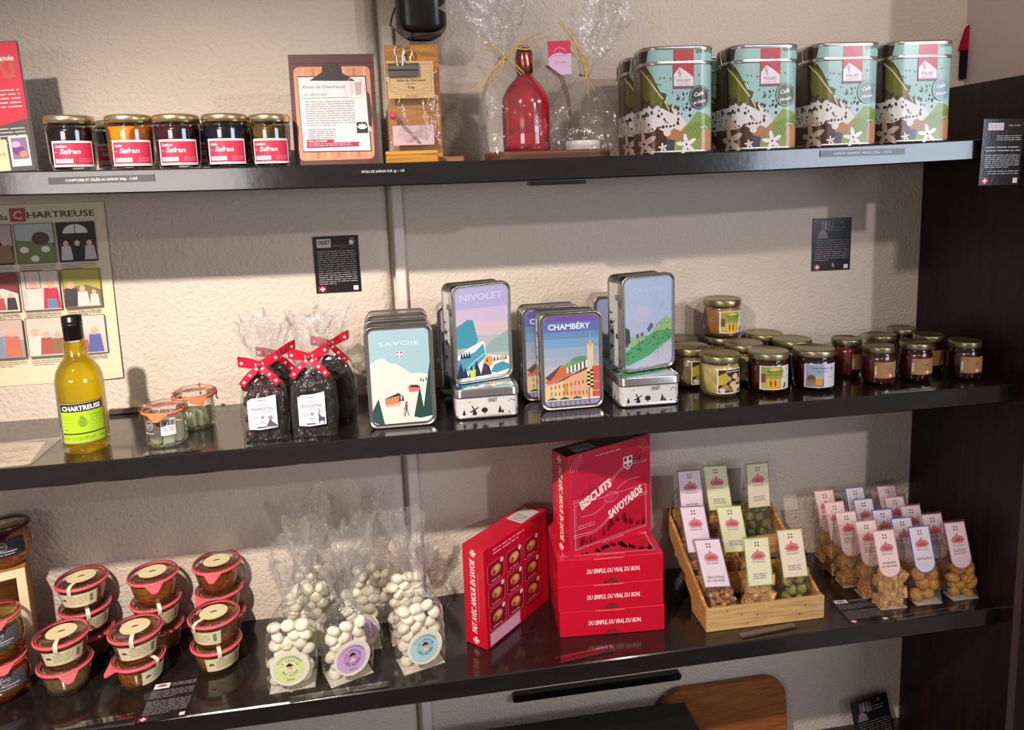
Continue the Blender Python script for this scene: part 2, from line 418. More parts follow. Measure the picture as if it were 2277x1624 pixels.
flat_strip('clear price holder lying in front of the loose biscuit bags on the right', 1.18, -.322, Z3, .17, .03, .014)
flat_strip('clear price holder at the front left, before the stacked terrine jars', -.68, -.316, Z3, .15, .06, .013)
t = thing('plastic_wrapped_note', 'pale note in clear plastic lying on the shelf left of the yellow bottle', 'note', (-.80, -.25, Z2), .06)
b = M(); b.prism([(-.11, -.075), (.065, -.07), (.045, .06), (-.11, .085)], 0, .0008, 'paper', '#c9b89c'); ar = Art(top(0, 0, .0008), b)
ar.micro(-.09, .01, .03, .04, 2, '#8b7b66', 3); ar.micro(-.08, -.05, .02, -.01, 4, '#a09078', 4); b.build('paper_sheet', t)
b = M(); b.box((-.115, -.078, .0012), (.07, .08, .002), 'clear_bag', '#ffffff'); b.build('plastic_sleeve', t)
b = M(); b.box((-.035, -.0125, 0), (.035, .0, .012), 'plastic', '#4a3d3a', .002); tag(b.build('dark_wedge'), 'small flat dark grey bar against the wall between bottle and small jars', 'holder').location = (-.662, -.0135, Z2)

def info_card(label, loc, w, h, kind, rot=(0, 0, 0), flat=False, gloss='print_gloss', group='black info cards'):
    t = thing('info_card', label, 'info card', loc, group=group, rot=rot)
    b = M()
    if flat: b.box((-w/2, -h/2, 0), (w/2, h/2, .0008), gloss, '#121013'); ar = Art(top(0, 0, .0008), b, gloss)
    else: b.box((-w/2, -.001, -h/2), (w/2, 0, h/2), gloss, '#121013'); ar = Art(front(0, -.001, 0), b, gloss)
    T, L = h/2, -w/2
    if kind == 'orset':
        ar.rect(L+.08*w, T-.20*h, L+.39*w, T-.05*h, '#c9c4c2'); ar.text('ORSET', L+.235*w, T-.145*h, .07*h, '#171415', w=.27*w, bold=.03)
        ar.micro(L+.1*w, T-.19*h, L+.37*w, T-.165*h, 1, '#8a8583'); ar.text('Biscuiterie ORSET', L+.68*w, T-.18*h, .02*h, '#a8a29f', w=.5*w)
        ar.ell(L+.86*w, T-.09*h, .07*w, .06*h, '#7d3b38'); ar.ell(L+.84*w, T-.12*h, .05*w, .04*h, '#d9d2cc'); ar.micro(L+.6*w, T-.225*h, L+.95*w, T-.205*h, 1, '#77706e')
        ar.micro(L+.08*w, -T+.14*h, L+.93*w, T-.25*h, 16, '#a39c9a', 2, .45)
    elif kind == 'portrait':
        for k, (x, c) in enumerate(((.25, '#6d6267'), (.33, '#8a8085'), (.42, '#6a6065'), (.5, '#554b50'))): ar.rect(L+(x-.03)*w, T-.25*h+.03*h*(k % 2), L+(x+.03)*w, T-.06*h, c)
        ar.poly([(L+.12*w, T-.38*h), (L+.17*w, T-.25*h), (L+.27*w, T-.22*h), (L+.36*w, T-.27*h), (L+.4*w, T-.38*h)], '#7c7277')
        ar.ell(L+.75*w, T-.08*h, .05*w, .03*h, '#6a6158'); ar.micro(L+.45*w, T-.25*h, L+.85*w, T-.15*h, 2, '#6c6667', 8)
        ar.micro(L+.1*w, T-.62*h, L+.95*w, T-.4*h, 5, '#6c6466', 2); ar.micro(L+.07*w, -T+.18*h, L+.95*w, T-.62*h, 5, '#857c7e', 3, .4)
        ar.ell(L+.55*w, -T+.1*h, .035*w, .045*h, '#8f888a', rot=.3)
    elif kind == 'name':
        ar.rect(L+.12*w, T-.17*h, L+.5*w, T-.06*h, '#cfc6cf'); ar.micro(L+.14*w, T-.15*h, L+.48*w, T-.08*h, 2, '#a79ca8'); ar.text('Cafés Folliet', L+.76*w, T-.11*h, .022*h, '#cfcfd4', w=.3*w)
        ar.micro(L+.35*w, T-.33*h, L+.95*w, T-.24*h, 3, '#b9bac0', 4); ar.micro(L+.1*w, T-.5*h, L+.95*w, T-.4*h, 2, '#a9adb8', 5); ar.micro(L+.1*w, -T+.26*h, L+.95*w, T-.53*h, 7, '#b5b8c2', 6, .7); ar.micro(L+.2*w, -T+.16*h, L+.95*w, -T+.23*h, 2, '#a9adb8', 7)
    else:
        ar.rect(L+.1*w, T-.2*h, L+.42*w, T-.06*h, '#d9d3d6'); ar.ell(L+.26*w, T-.14*h, .1*w, .045*h, '#4b4245', a0=0, a1=PI); ar.micro(L+.46*w, T-.17*h, L+.95*w, T-.07*h, 3, '#9b9396', 1)
        ar.micro(L+.08*w, T-.45*h, L+.95*w, T-.24*h, 5, '#8d8588', 2, .6); ar.micro(L+.08*w, -T+.15*h, L+.95*w, T-.5*h, 9, '#8d8588', 3, .6)
    ar.rect(L+.05*w, -T+.02*h, L+.22*w, -T+.12*h, '#8e1c2a'); ar.cross(L+.14*w, -T+.07*h, .055*w, '#f1dfe0', .3)
    ar.rect(L+.83*w, -T+.03*h, L+.94*w, -T+.11*h, '#d9d5d3')
    b.build('printed_sheet', t); return t
info_card('black info card with pale logo box, on the wall above the SAVOIE tins', (-.161, -.0135, 1.419), .104, .134, 'orset')
info_card('black info card with grey portraits on the wall above the brown-labelled jars', (1.107, -.0015, 1.4045), .109, .138, 'portrait', (0, .01, 0))
info_card('glossy black info card hanging off the right end of the uppermost shelf', (1.283, FY-.012, 1.623), .098, .141, 'name', (.02, .015, 0), gloss='lacquer')
info_card('black info card lying flat in front of the stacked terrine jars', (-.547, -.272, Z3), .1, .125, 'logo', (0, 0, .05), True)
info_card('black info card lying flat between the wooden crate and the biscuit bags', (1.035, -.274, Z3), .105, .1, 'logo', (0, 0, -.05), True)
info_card('black info card leaning on the wall beside the cutting board, bottom right', (1.255, -.04, .012), .115, .17, 'portrait', (-.1, -.18, 0))

# ================================================================ UPPERMOST SHELF
# brochure at the far left
zb = Z1+sag(-.72)
t = thing('saffron_brochure', 'tall red and grey saffron brochure at the left end of the uppermost shelf', 'brochure', (-.788, -.165, zb), rot=(-.05, -.05, 0))
b = M(); b.box((-.07, -.001, 0), (.07, .001, .255), 'paper', '#4d494a'); ar = Art(front(0, -.001, 0), b)
ar.rect(-.068, .105, .068, .253, '#d2273f'); ar.poly([(-.068, .105), (.068, .115), (.068, .105), (-.02, .085), (-.068, .1)], '#d2273f')
for k in range(5): ar.ell(.045+.008*math.cos(k*1.2), .205+.018*math.sin(k*1.2), .004, .014, '#b9564f', rot=k*1.2)
ar.text('ande', .058, .218, .010, '#f6e9e6', align='r', shear=.25, bold=.02)
ar.micro(-.04, .125, .06, .165, 5, '#f0b9bd', 3); ar.micro(-.02, .055, .06, .09, 5, '#b9b3b1', 5)
ar.rect(-.07, .005, .022, .065, '#e9c9a4'); ar.rect(-.07, .065, .012, .085, '#eadccb'); ar.text('safran.fr', .018, .035, .007, '#7a5a45', align='r')
ar.rect(.026, .012, .062, .072, '#eadfd6'); ar.rect(.03, .026, .059, .068, '#8b6a96'); ar.ell(.042, .043, .011, .009, '#6f3b7a'); ar.ell(.05, .036, .008, .006, '#c58a63'); ar.ell(.038, .055, .009, .006, '#c4a9d0')
b.build('printed_panel', t)
b = M(); b.box((.0685, -.0035, 0), (.0715, .003, .247), 'thin_glass', '#ffffff'); b.box((-.07, .0015, 0), (.07, .0035, .247), 'thin_glass', '#ffffff'); b.box((-.07, -.0035, 0), (.07, .05, .003), 'thin_glass', '#ffffff'); b.build('acrylic_holder', t)

# jam jars
def jam_jar(label, x, y, fill, line1, loc_rz=0., r=.0408, h=.1):
    t = thing('jam_jar', label, 'jam jar', (x, y, Z1+sag(x)+.0004), loc_rz, 'saffron jam jars on the uppermost shelf')
    b = M(); b.lathe([(.0, .002), (r*.8, .002), (r*.86, .004), (r*.95, .016), (r, h*.72), (r*1.0, h*.8), (r*.93, h*.84), (r*.93, h*.88)], 'thin_glass', '#ffffff', 48); b.lathe([(r*.72, 0), (r*.82, .0), (r*.88, .004)], 'thin_glass', '#ffffff', 48); gl = b.build('glass', t)
    b = M(); b.lathe([(0, .006), (r*.78, .006), (r*.9, .018), (r*.955, h*.7), (r*.955, h*.78), (0, h*.785)], 'jam', fill, 40); b.build('jam', t)
    b = M(); b.lathe([(r*.99, h*.845), (r*1.02, h*.85), (r*1.02, h*.95), (r*.98, h*.985), (r*.86, h), (r*.82, h*.992), (0, h*.992)], 'gold_lid', '#cdbb92', 48)
    for k in range(4): a = k*PI/2+.5; b.box((-.004, -.0012, -.002), (.004, .0012, .002), 'gold_lid', '#b5a57e', 0, Matrix.Translation((r*1.02*math.cos(a), r*1.02*math.sin(a), h*.86)) @ Matrix.Rotation(a+PI/2, 4, 'Z'))
    b.build('lid', t)
    ar = Art(round_(r*1.0+.0003, 0, .05), None, 'paper', .003); z0, z1 = h*.06, h*.53; w = .0365
    ar.rect(-w, z0, w, z1, '#efe0de'); ar.rect(-w+.003, z0+.004, w-.003, z1-.004, '#8e2a3c'); ar.rect(-w+.0038, z0+.0048, w-.0038, z1-.0048, '#cf2747')
    ar.text(line1, -.031, z1-.0125, .0052, '#f7e6e2', align='l', shear=.3, bold=.02, w=.021 if len(line1) > 6 else .014); ar.text('au', -.031, z1-.0215, .003, '#f7e6e2', align='l', shear=.3)
    ar.text('Safran', -.0225, z1-.0235, .0085, '#f7e6e2', align='l', shear=.25, bold=.03, w=.034)
    ar.rect(-.031, z0+.007, -.001, z0+.0145, '#efdfdc'); ar.micro(-.028, z0+.008, -.004, z0+.0135, 1, '#a99'); ar.micro(.008, z0+.007, .031, z0+.016, 3, '#e58b98')
    for k in range(4): ar.line([(.012+k*.004, z1-.03), (.02+k*.004, z1-.012), (.03, z1-.008)], .0005, '#e0596c')
    ar.m.build('paper_label', gl); return t
jam_jar('jar of near-black saffron jam, leftmost on the uppermost shelf', -.604, -.275, '#160c14', 'Confiture', .33)
jam_jar('half-hidden dark jam jar behind the gap after the leftmost jar', -.592+.03, -.165, '#1a0d10', 'Confiture')
jam_jar('jar of amber orange saffron jelly, between two dark jars', -.499, -.278, '#d98012', 'Gelée', .27)
jam_jar('jar of dark plum-red saffron jam, middle of the front row', -.415, -.28, '#3c0e1c', 'Confiture', .2)
jam_jar('dark jam jar behind the plum-red one, lid showing on its right', -.385, -.165, '#160c10', 'Gelée')
jam_jar('jar of blue-black saffron jelly, second from the right of its row', -.327, -.28, '#0d0b18', 'Gelée', .15)
jam_jar('jar of olive-brown saffron jam nearest the recipe board', -.2485, -.262, '#5b4412', 'Confiture', .1, .038)
jam_jar('dark jam jar hidden behind the olive-brown and blue-black jars', -.30, -.165, '#1b1216', 'Confiture')

# recipe board
t = thing('recipe_board', 'printed card picturing a brown clipboard with a saffron text', 'sign', (-.125, -.24, Z1+sag(-.12)+.0006), rot=(-.05, 0, -.01))
b = M(); b.box((-.083, -.0015, 0), (.083, .0015, .219), 'paper', '#4e2626'); ar = Art(front(0, -.0015, 0), b)
R0 = random.Random(4)
for k in range(14): y = .015*k+.006; ar.rect(-.083, y, .083, y+.0012, '#3b1a1b' if k % 2 else '#6a3634')
P = [(x*.9, .103+y) for x, y in rrect(.166, .184, .012)]; ar.poly(P, '#c58663')
for k in range(7): x = -.06+.02*k; ar.rect(x, .015, x+.006, .192, '#b3714f' if k % 2 else '#d39a73')
ar.poly([(-.066, .028), (.069, .026), (.066, .176), (-.068, .177)], '#2d1d1f'); ar.poly([(-.065, .03), (.067, .028), (.064, .174), (-.067, .175)], '#e6d3d3')
ar.poly([(-.045, .168), (.045, .166), (.03, .176), (.02, .182), (.018, .196), (.007, .204), (-.007, .204), (-.018, .196), (-.02, .184), (-.03, .177)], '#241617'); ar.ring(0, .193, .006, .0014, '#54393a', 14)
ar.ring(.043, .152, .02, .001, '#bda9a6'); ar.rect(.034, .14, .04, .165, '#cdbcb8'); ar.poly([(.044, .138), (.055, .14), (.057, .165), (.043, .163)], '#b39f9a')
ar.text('Rêves de Chartreuse', -.059, .153, .0058, '#6a5a60', align='l', shear=.3, w=.082); ar.text('Le safran pur', -.057, .139, .0048, '#7a6a70', align='l', w=.045)
ar.line([(-.06, .134), (.03, .134)], .0008, '#5b4b50'); ar.micro(-.056, .078, .04, .129, 11, '#a08b92', 3, .6); ar.micro(-.053, .054, .0, .074, 5, '#85727a', 5)
ar.poly([(-.058, .036), (.046, .037), (.043, .0415), (.046, .046), (-.006, .046), (-.004, .052), (-.057, .053)], '#a01b3f'); ar.text('Nos produits', -.054, .0475, .0042, '#f5e4e6', align='l', bold=.02, w=.036); ar.micro(-.054, .0385, .03, .0455, 2, '#e9b9c4', 8)
ar.rect(.042, .063, .064, .085, '#241c1c')
for k in range(5): a = .5+k*.53; ar.ell(.053+.006*math.cos(a), .071+.006*math.sin(a), .006, .0022, '#e8d8d8', rot=a, n=10)
ar.poly([(.045, .127), (.0475, .127), (.05, .112), (.052, .127), (.0535, .127), (.054, .112), (.0575, .126), (.059, .125), (.06, .107), (.058, .1), (.071, .066), (.068, .066), (.055, .1), (.05, .105)], '#efe2de')
ar.poly([(.066, .145), (.071, .14), (.074, .1), (.072, .075), (.067, .078), (.067, .11)], '#3a2425')
b.build('printed_board', t)
b = M(); b.box((-.03, .0015, 0), (.03, .0025, .14), 'paper', '#3a2a26', 0, Matrix.Rotation(-.0, 4, 'X')); b.add([(-.03, .002, .14), (.03, .002, .14), (.03, .06, .004), (-.03, .06, .004), (-.03, .0035, .14), (.03, .0035, .14), (.03, .0615, .004), (-.03, .0615, .004)], [(0, 1, 2, 3), (7, 6, 5, 4), (0, 4, 5, 1), (1, 5, 6, 2), (2, 6, 7, 3), (3, 7, 4, 0)], 'paper', '#3a2a26'); b.build('easel_back', t)

# saffron on its wooden stand
zb = Z1+sag(.03)+.0003
t = thing('wooden_display_stand', 'upright wooden display board with a foot, beside the recipe card', 'display stand', (.032, -.2, zb), rot=(0, -.0, .02))
b = M(); b.box((-.052, .0, .012), (.058, .010, .242), 'wood', '#b67c35', .001, Matrix.Rotation(-.06, 4, 'Z') @ Matrix.Identity(4)); b.build('back_board', t)
b = M(); b.box((-.062, -.045, 0), (.098, .04, .012), 'wood', '#8a5a3c', .002); b.build('foot', t)
b = M(); b.box((-.062, -.09, 0), (.042, -.047, .016), 'wood', '#b7812f', .002); b.box((-.062, -.088, .016), (.042, -.052, .024), 'wood', '#c89445', .002); b.build('front_block', t)
t = thing('saffron_sachet', 'clear sachet of saffron with tan header card clipped to the wooden board', 'sachet', (.03, -.212, zb+.028))
b = M(); R0 = random.Random(3); rings = []
for i in range(12):
    z = .165*i/11; k = math.sin(PI*min(1, i/11*1.15+.05)) if i < 11 else .1
    rings.append([(-.05+.105*j/15+R0.uniform(-.0015, .0015), -.004-.016*math.sin(PI*j/15)*max(.12, k)+R0.uniform(-.0025, .0025), z) for j in range(16)])
b.loft(rings, 'clear_bag', '#ffffff', True, False, False, None, False)
b.loft([[(x, -.002, z) for x, y, z in r] for r in rings], 'clear_bag', '#ffffff', True, False, False, None, False); b.build('clear_bag', t)
b = M(); b.box((-.047, -.012, .104), (.047, -.011, .178), 'paper', '#c6a877'); ar = Art(front(0, -.012, 0), b)
ar.frame(-.042, .118, .042, .172, .0006, '#8d7552'); ar.text('Safran de Chartreuse', 0, .138, .0042, '#4e3d2a', shear=.3, w=.058, bold=.02); ar.text('Stigmates', 0, .132, .003, '#6a5640', w=.02); ar.text('0,5g', 0, .124, .0045, '#3f3020', w=.014, shear=.2, bold=.02)
ar.line([(-.036, .127), (-.02, .122), (0, .119), (.02, .122), (.036, .127)], .0005, '#8d7552'); ar.line([(-.036, .113), (.036, .113)], .0005, '#8d7552'); ar.micro(-.012, .106, .012, .111, 2, '#8d7552', 2); b.build('header_card', t)
b = M(); b.tube([(-.038, -.014, .068), (-.032, -.014, .062), (.0, -.013, .028), (.012, -.012, .014)], .0032, 'thin_glass', '#ffffff', 10); b.build('tube', t)
b = M(); b.ball((-.04, -.014, .07), (.0068, .006, .0075), 'plastic', '#d6406e'); b.build('tube_stopper', t)['label'] = 'pink stopper'
b = M(); b.box((-.042, -.0115, .01), (.042, -.010, .05), 'paper', '#c3a8ae'); b.build('inner_card', t)
t = thing('bulldog_clip', 'chrome bulldog clip holding the saffron sachet to the board', 'clip', (.016, -.215, zb+.178))
b = M(); rings = []
for i in range(9): a = PI*1.25*i/8-.35; rings.append([(x, -.006-.011*math.sin(a), .014-.011*math.cos(a)*1.0) for x in (-.031, .031)])
b.loft(rings, 'metal', '#b9b5ae', True, False, False, None, False); b.box((-.031, -.0165, -.003), (.031, -.0155, .008), 'metal', '#aaa69e', .0003); b.box((-.031, .001, -.003), (.031, .002, .02), 'metal', '#77736c'); b.build('jaw', t)
for sx, yy in ((-.006, -.014), (.01, .0)):
    b = M(); P = [(sx-.005, yy, .015), (sx-.006, yy, .03)]+[(sx+.0105*math.sin(a)*.95, yy, .0455-.0105*math.cos(a)) for a in [-.6-(2*PI-1.2)*k/12 for k in range(13)]]+[(sx+.006, yy, .03), (sx+.005, yy, .015)]
    b.tube(P, .0022, 'metal', '#d0cbc2', 8); b.build('ring_handle', t)

# gift set in cellophane
def fan(b, c, r0, r1, z0, z1, seed, lean=(0, 0), m='cellophane', n=26, k=8, amp=.22, flat=.6):
    R = random.Random(seed); ph = [R.uniform(0, 6.28) for _ in range(8)]; rings = []
    for i in range(k+1):
        t = i/k; row = []
        for j in range(n):
            a = 2*PI*j/n; rr = r0+(r1-r0)*t**.8
            rr *= 1+amp*(math.sin(3*a+ph[0]+t*2)+.7*math.sin(7*a+ph[1]-t*3)+.5*math.sin(11*a+ph[2]))*min(1, t*2+.25)+R.uniform(-.09, .09)
            z = z0+(z1-z0)*t*(1+.15*math.sin(2*a+ph[3])+.1*math.sin(5*a+ph[4])+(R.uniform(-.08, .08) if i == k else 0))
            row.append((c[0]+lean[0]*t+rr*math.cos(a), c[1]+lean[1]*t+rr*flat*math.sin(a), z))
        rings.append(row)
    b.loft(rings, m, '#ffffff', False)
def sack(b, w, d, h, neck, seed, m='cellophane', lean=(0, 0), n=28, k=14, shoulder=.6, amp=.05, c='#ffffff'):
    R = random.Random(seed); rings = []; q = rrect(w, d, min(w, d)*.22, 6)
    for i in range(k+1):
        t = i/k; s = 1 if t < shoulder else 1-(1-neck)*((t-shoulder)/(1-shoulder))**1.3
        s *= .97+.05*math.sin(PI*min(1, t/shoulder)); rings.append([(lean[0]*t+x*s*(1+R.uniform(-amp, amp)), lean[1]*t+y*s*(1+R.uniform(-amp, amp)), h*t) for x, y in q])
    b.loft(rings, m, c, False)
zb = Z1+sag(.32)+.0003
t = thing('gift_set', 'cellophane-wrapped gift set with red swing-top bottle on a wooden tray', 'gift set', (.315, -.2, zb))
b = M(); P = [(x, y) for x, y in rrect(.27, .12, .055, 8)]; b.prism(P, .0, .011, 'wood', '#5a3320'); b.loft([[(x*s, y*s, z) for x, y in P] for s, z in ((1, .011), (1.01, .016), (.97, .018), (.93, .0115))], 'wood', '#6d4029'); b.build('tray', t)
T = Matrix.Translation((-.045, 0, .0115)) @ Matrix.Diagonal((1, 1, 1.13, 1)); b = M()
b.lathe([(0, .001), (.044, .001), (.05, .008), (.051, .02), (.051, .09), (.049, .108), (.036, .128), (.02, .142), (.0145, .152), (.0145, .182), (.017, .184), (.017, .192), (.0125, .193)], 'thin_glass', '#ffffff', 40, T); b.build('bottle_glass', t)
b = M(); b.lathe([(0, .003), (.046, .003), (.049, .01), (.0495, .09), (.0475, .106), (.035, .126), (.02, .139), (.013, .15), (0, .151)], 'jam', '#c40b26', 40, T); b.build('red_syrup', t)
b = M(); b.lathe([(.016, .15), (.018, .152), (.018, .186), (.012, .196), (0, .197)], 'metal', '#b5695a', 24, T); b.build('bottle_cap', t)
b = M(); b.tube([Vector((-.045, 0, .0115))+Vector((p[0], p[1], p[2]*1.13)) for p in ((-.017, -.004, .155), (-.02, -.006, .175), (-.012, -.008, .198), (.004, -.012, .2), (.018, -.012, .18), (.022, -.014, .16))], .0012, 'metal', '#8d8078', 6); b.build('swing_wire', t)
b = M()
for i in range(3): b.tube([(-.01+i*.003, -.045, .19), (.02+i*.004, -.05, .165), (.034+i*.003, -.05, .12), (.04+i*.002, -.046, .07), (.03, -.04, .045)], .0009, 'fibre', '#6b4632', 6)
b.build('twine', t)
b = M(); b.lathe([(0, 0), (.036, 0), (.037, .002), (.037, .013), (.0375, .0135), (.0375, .024), (.036, .026), (0, .026)], 'plastic', '#e4e0de', 40, Matrix.Translation((.077, -.005, .0118))); b.build('round_tin', t)
b = M(); b.box((-.024, -.0008, -.034), (.024, .0008, .034), 'paper', '#d8b8d6'); ar = Art(front(0, -.0008, 0), b)
ar.poly([(-.024, 0), (-.014, .008), (.0, .011), (.012, .007), (.024, .009), (.024, .034), (-.024, .034)], '#d41f4e'); ar.arc_text('SAVEURS', .001, .006, .0125, .0035, '#f6e3ea', PI/2, 2.0); ar.micro(-.012, .003, .014, .007, 1, '#b78ab0'); ar.micro(-.01, -.012, .012, -.006, 1, '#c4a0c4')
b.build('gift_tag', t, None, Matrix.Translation((.023, -.04, .206)) @ Matrix.Rotation(-.03, 4, 'Y'))
b = M(); sack(b, .13, .115, .205, .10, 5, lean=(-.02, 0), shoulder=.55, amp=.06, m='clear_bag'); o = b.build('cellophane', t, (-.068, 0, .012))
b = M(); fan(b, (-.092, 0), .008, .075, .215, .345, 8, (-.035, -.01), amp=.2); b.build('cellophane_plume', t)
b = M(); sack(b, .135, .115, .165, .10, 6, lean=(.02, 0), shoulder=.5, amp=.07, m='clear_bag'); b.build('cellophane', t, (.065, 0, .012))
b = M(); fan(b, (.085, 0), .008, .06, .175, .325, 9, (.045, -.01), amp=.2); b.build('cellophane_plume', t)
def raffia(c, seed, dirs, par):
    b = M(); R = random.Random(seed)
    for i in range(5): a = 2*PI*i/5; b.tube([(c[0]+.011*math.cos(a+k*.8), c[1]+.011*math.sin(a+k*.8), c[2]+R.uniform(-.003, .003)) for k in range(9)], .0013, 'fibre', '#c7ab6a', 5)
    for dx, dz in dirs:
        for _ in range(3):
            jx, jz = R.uniform(-.012, .012), R.uniform(-.012, .012)
            b.tube([(c[0], c[1]-.012, c[2]), (c[0]+dx*.35+jx*.4, c[1]-.02, c[2]+dz*.5+.006), (c[0]+dx*.7+jx, c[1]-.022, c[2]+dz*.8+jz*.6), (c[0]+dx+jx, c[1]-.018+R.uniform(-.006, .006), c[2]+dz+jz)], .0011, 'fibre', '#cdb373', 5)
    b.build('raffia_tie', par)
raffia((-.088, 0, .213), 3, ((-.05, .02), (-.03, -.05), (.06, .02), (.09, .045), (-.06, -.06), (.03, -.03)), t)
raffia((.085, 0, .178), 4, ((-.03, .07), (-.05, .1), (.0, -.045), (.012, -.05), (-.03, .035), (.005, .05)), t)

# coffee tins
def coffee_tin(label, x, y, badge, bc, rz=-.09, w=.149, d=.108, h=.212, hid=False):
    t = thing('coffee_tin', label, 'coffee tin', (x, y, Z1+sag(x)+.0008), rz, 'green and brown coffee tins')
    r = .032; q = rrect(w, d, r, 8); lz = h-.034
    b = M(); b.loft([[(a*s, c*s, z) for a, c in q] for s, z in ((.97, .0), (1.0, .002), (1.0, .004), (.992, .005), (.992, lz))], 'metal_dull', '#d8d4cf', True, True, True)
    pm = perim(w*.992, d*.992, r)
    ar = Art(pm, b, 'print_gloss', .004, 3e-5); U = w/2-.008; L = -w/2-.075
    ar.rect(L, .005, w/2+.02, lz, '#9cc6c2'); ar.rect(L, .06, w/2+.02, .09, '#b0cfd2'); ar.rect(L, .03, w/2+.02, .06, '#c0d6da')
    ar.poly([(L, .09), (-.082, .1), (-.07, .092), (-.055, .1), (-.04, .094), (-.026, .1), (-.016, .092), (-.004, .08), (.006, .07), (.016, .058), (.0, .035), (L, .038)], '#e0dedb')
    R = random.Random(7)
    ar.poly([(L, lz), (-.072, lz), (-.064, lz-.01), (-.056, lz-.022), (-.05, lz-.035), (-.04, lz-.055), (-.026, lz-.06), (-.03, lz-.075), (-.018, lz-.085), (-.012, lz-.100), (-.035, lz-.088), (-.046, lz-.08), (-.055, lz-.09), (-.064, lz-.08), (-.075, lz-.088), (-.082, lz-.078), (-.09, lz-.088), (L, lz-.082)], '#4c4a1e')
    ar.poly([(-.08, lz-.01), (-.062, lz-.02), (-.045, lz-.05), (-.032, lz-.085), (-.05, lz-.082), (-.066, lz-.075), (-.08, lz-.06)], '#6c6a1d')
    ar.poly([(L, lz), (-.082, lz), (-.078, lz-.09), (L, lz-.09)], '#3a2418')
    ar.line([(-.085, lz-.008), (-.066, lz-.026), (-.048, lz-.052), (-.03, lz-.075), (-.018, lz-.098)], .0028, '#d5cb9c')
    ar.poly([(L, .045), (-.06, .043), (-.045, .05), (-.03, .043), (-.012, .046), (-.012, .005), (L, .005)], '#4a2b1b')
    for _ in range(95):
        u = R.uniform(L, .03); v = R.uniform(.048, .106)
        if u > -.01: v += .012+u*.3
        ar.n -= ar.dz; ar.ell(u, v, R.uniform(.0013, .0035), R.uniform(.002, .005), R.choice(('#4a2c22', '#5b4038', '#38242a')), 8, R.uniform(-.6, .6))
    for _ in range(20): ar.n -= ar.dz; ar.ell(R.uniform(-.045, .07), R.uniform(.085, .155), .0018, .0028, '#5d6f70', 7, R.uniform(-.7, .7))
    ar.poly([(-.005, .038), (.02, .062), (.036, .082), (.05, .079), (U+.03, .062), (U+.03, .005), (-.02, .005)], '#8aa553')
    for k in range(9): ar.line([(-.004+k*.008, .022+k*.001), (.022+k*.006, .056+k*.002)], .0016, '#5c7a33')
    ar.poly([(-.028, .034), (-.012, .05), (.006, .042), (.018, .055), (.012, .034), (-.008, .024), (-.024, .024)], '#b27a50'); ar.ell(-.026, .042, .008, .008, '#e6d9d0', 10)
    ar.poly([(-.03, .005), (-.028, .03), (-.01, .026), (-.012, .005)], '#4b4553')
    ar.poly([(.042, .005), (.044, .045), (U+.016, .047), (U+.016, .005)], '#c08d68'); ar.line([(.042, .05), (.056, .052), (.06, .046)], .0018, '#dcd8b0')
    def flower(fx, fy, s, c):
        for k in range(5): a = .5+k*2*PI/5; ar.ell(fx+s*.55*math.cos(a), fy+s*.55*math.sin(a), s*.55, s*.22, c, 12, a)
        ar.ell(fx, fy, s*.12, s*.12, '#5b3b4a', 8)
    flower(.014, .017, .02, '#efebef'); flower(-.075, .02, .027, '#b7a295'); flower(-.035, .012, .009, '#e9ded6')
    for k in range(6): ar.ell(-.075+.018*math.cos(1.1+k*.25), .03+.03*math.sin(1.1+k*.25), .003, .016, '#c9b6a8', 8, -(k-2.5)*.25)
    ar.rect(-.013, lz-.046, .029, lz, '#b9454c'); ar.rect(-.0135, lz-.05, .0295, lz-.046, '#7b5a7a')
    ar.poly([(-.012, lz-.045), (.028, lz-.045), (.028, lz-.028), (.018, lz-.02), (.013, lz-.016), (.0, lz-.008), (-.012, lz-.022)], '#ece3ea')
    ar.poly([(-.004, lz-.018), (0, lz-.01), (.003, lz-.022), (.001, lz-.03)], '#b9aab8'); ar.text('FOLLIET', .008, lz-.037, .0055, '#8e7d90', w=.027, bold=.02); ar.micro(-.004, lz-.043, .02, lz-.0395, 1, '#b5a6b4')
    bx, bz = .041, lz-.068; ar.ell(bx, bz, .021, .024, bc, 28); ar.ring(bx, bz, .0188, .0008, '#dfe6e4', 28, ry=.0216)
    ar.text('Café', bx-.002, bz+.003, .0075, '#eef0ec', w=.02, shear=.25, bold=.03, rot=.2); ar.text(badge, bx, bz-.0115, .0065, '#eef0ec', w=.025, shear=.25, bold=.03, rot=.2)
    b.build('body', t)
    b = M(); b.loft([[(a*s, c*s, z) for a, c in q] for s, z in ((1.0, lz-.003), (1.012, lz-.001), (1.012, lz+.001), (1.006, lz+.002), (1.006, h-.006), (1.012, h-.005), (1.012, h-.001), (.98, h), (.95, h-.004), (.5, h-.004))], 'metal', '#cfccc6', True, False, True)
    al = Art(perim(w*1.006, d*1.006, r), b, 'print_gloss', .004); al.rect(L, lz+.004, w/2+.02, h-.008, '#9cc6c2'); al.poly([(L, lz+.004), (-.068, lz+.004), (-.064, h-.008), (L, h-.008)], '#43301f')
    al.poly([(.032, h-.008), (.034, h-.016), (.06, h-.013), (w/2+.02, h-.02), (w/2+.02, h-.008)], '#6f8a78'); al.rect(-.013, lz+.004, .029, h-.008, '#b9454c'); ld = b.build('lid', t)
    b = M(); b.tube([(-w/2-.004, -.012, h-.004), (-w/2-.007, -.012, h-.012), (-w/2-.005, -.013, lz-.002), (-w/2-.007, -.02, lz-.006), (-w/2-.007, .02, lz-.006), (-w/2-.005, .013, lz-.002), (-w/2-.007, .012, h-.012)], .0012, 'metal', '#c4c0b8', 6)
    b.build('wire_latch', ld); return t
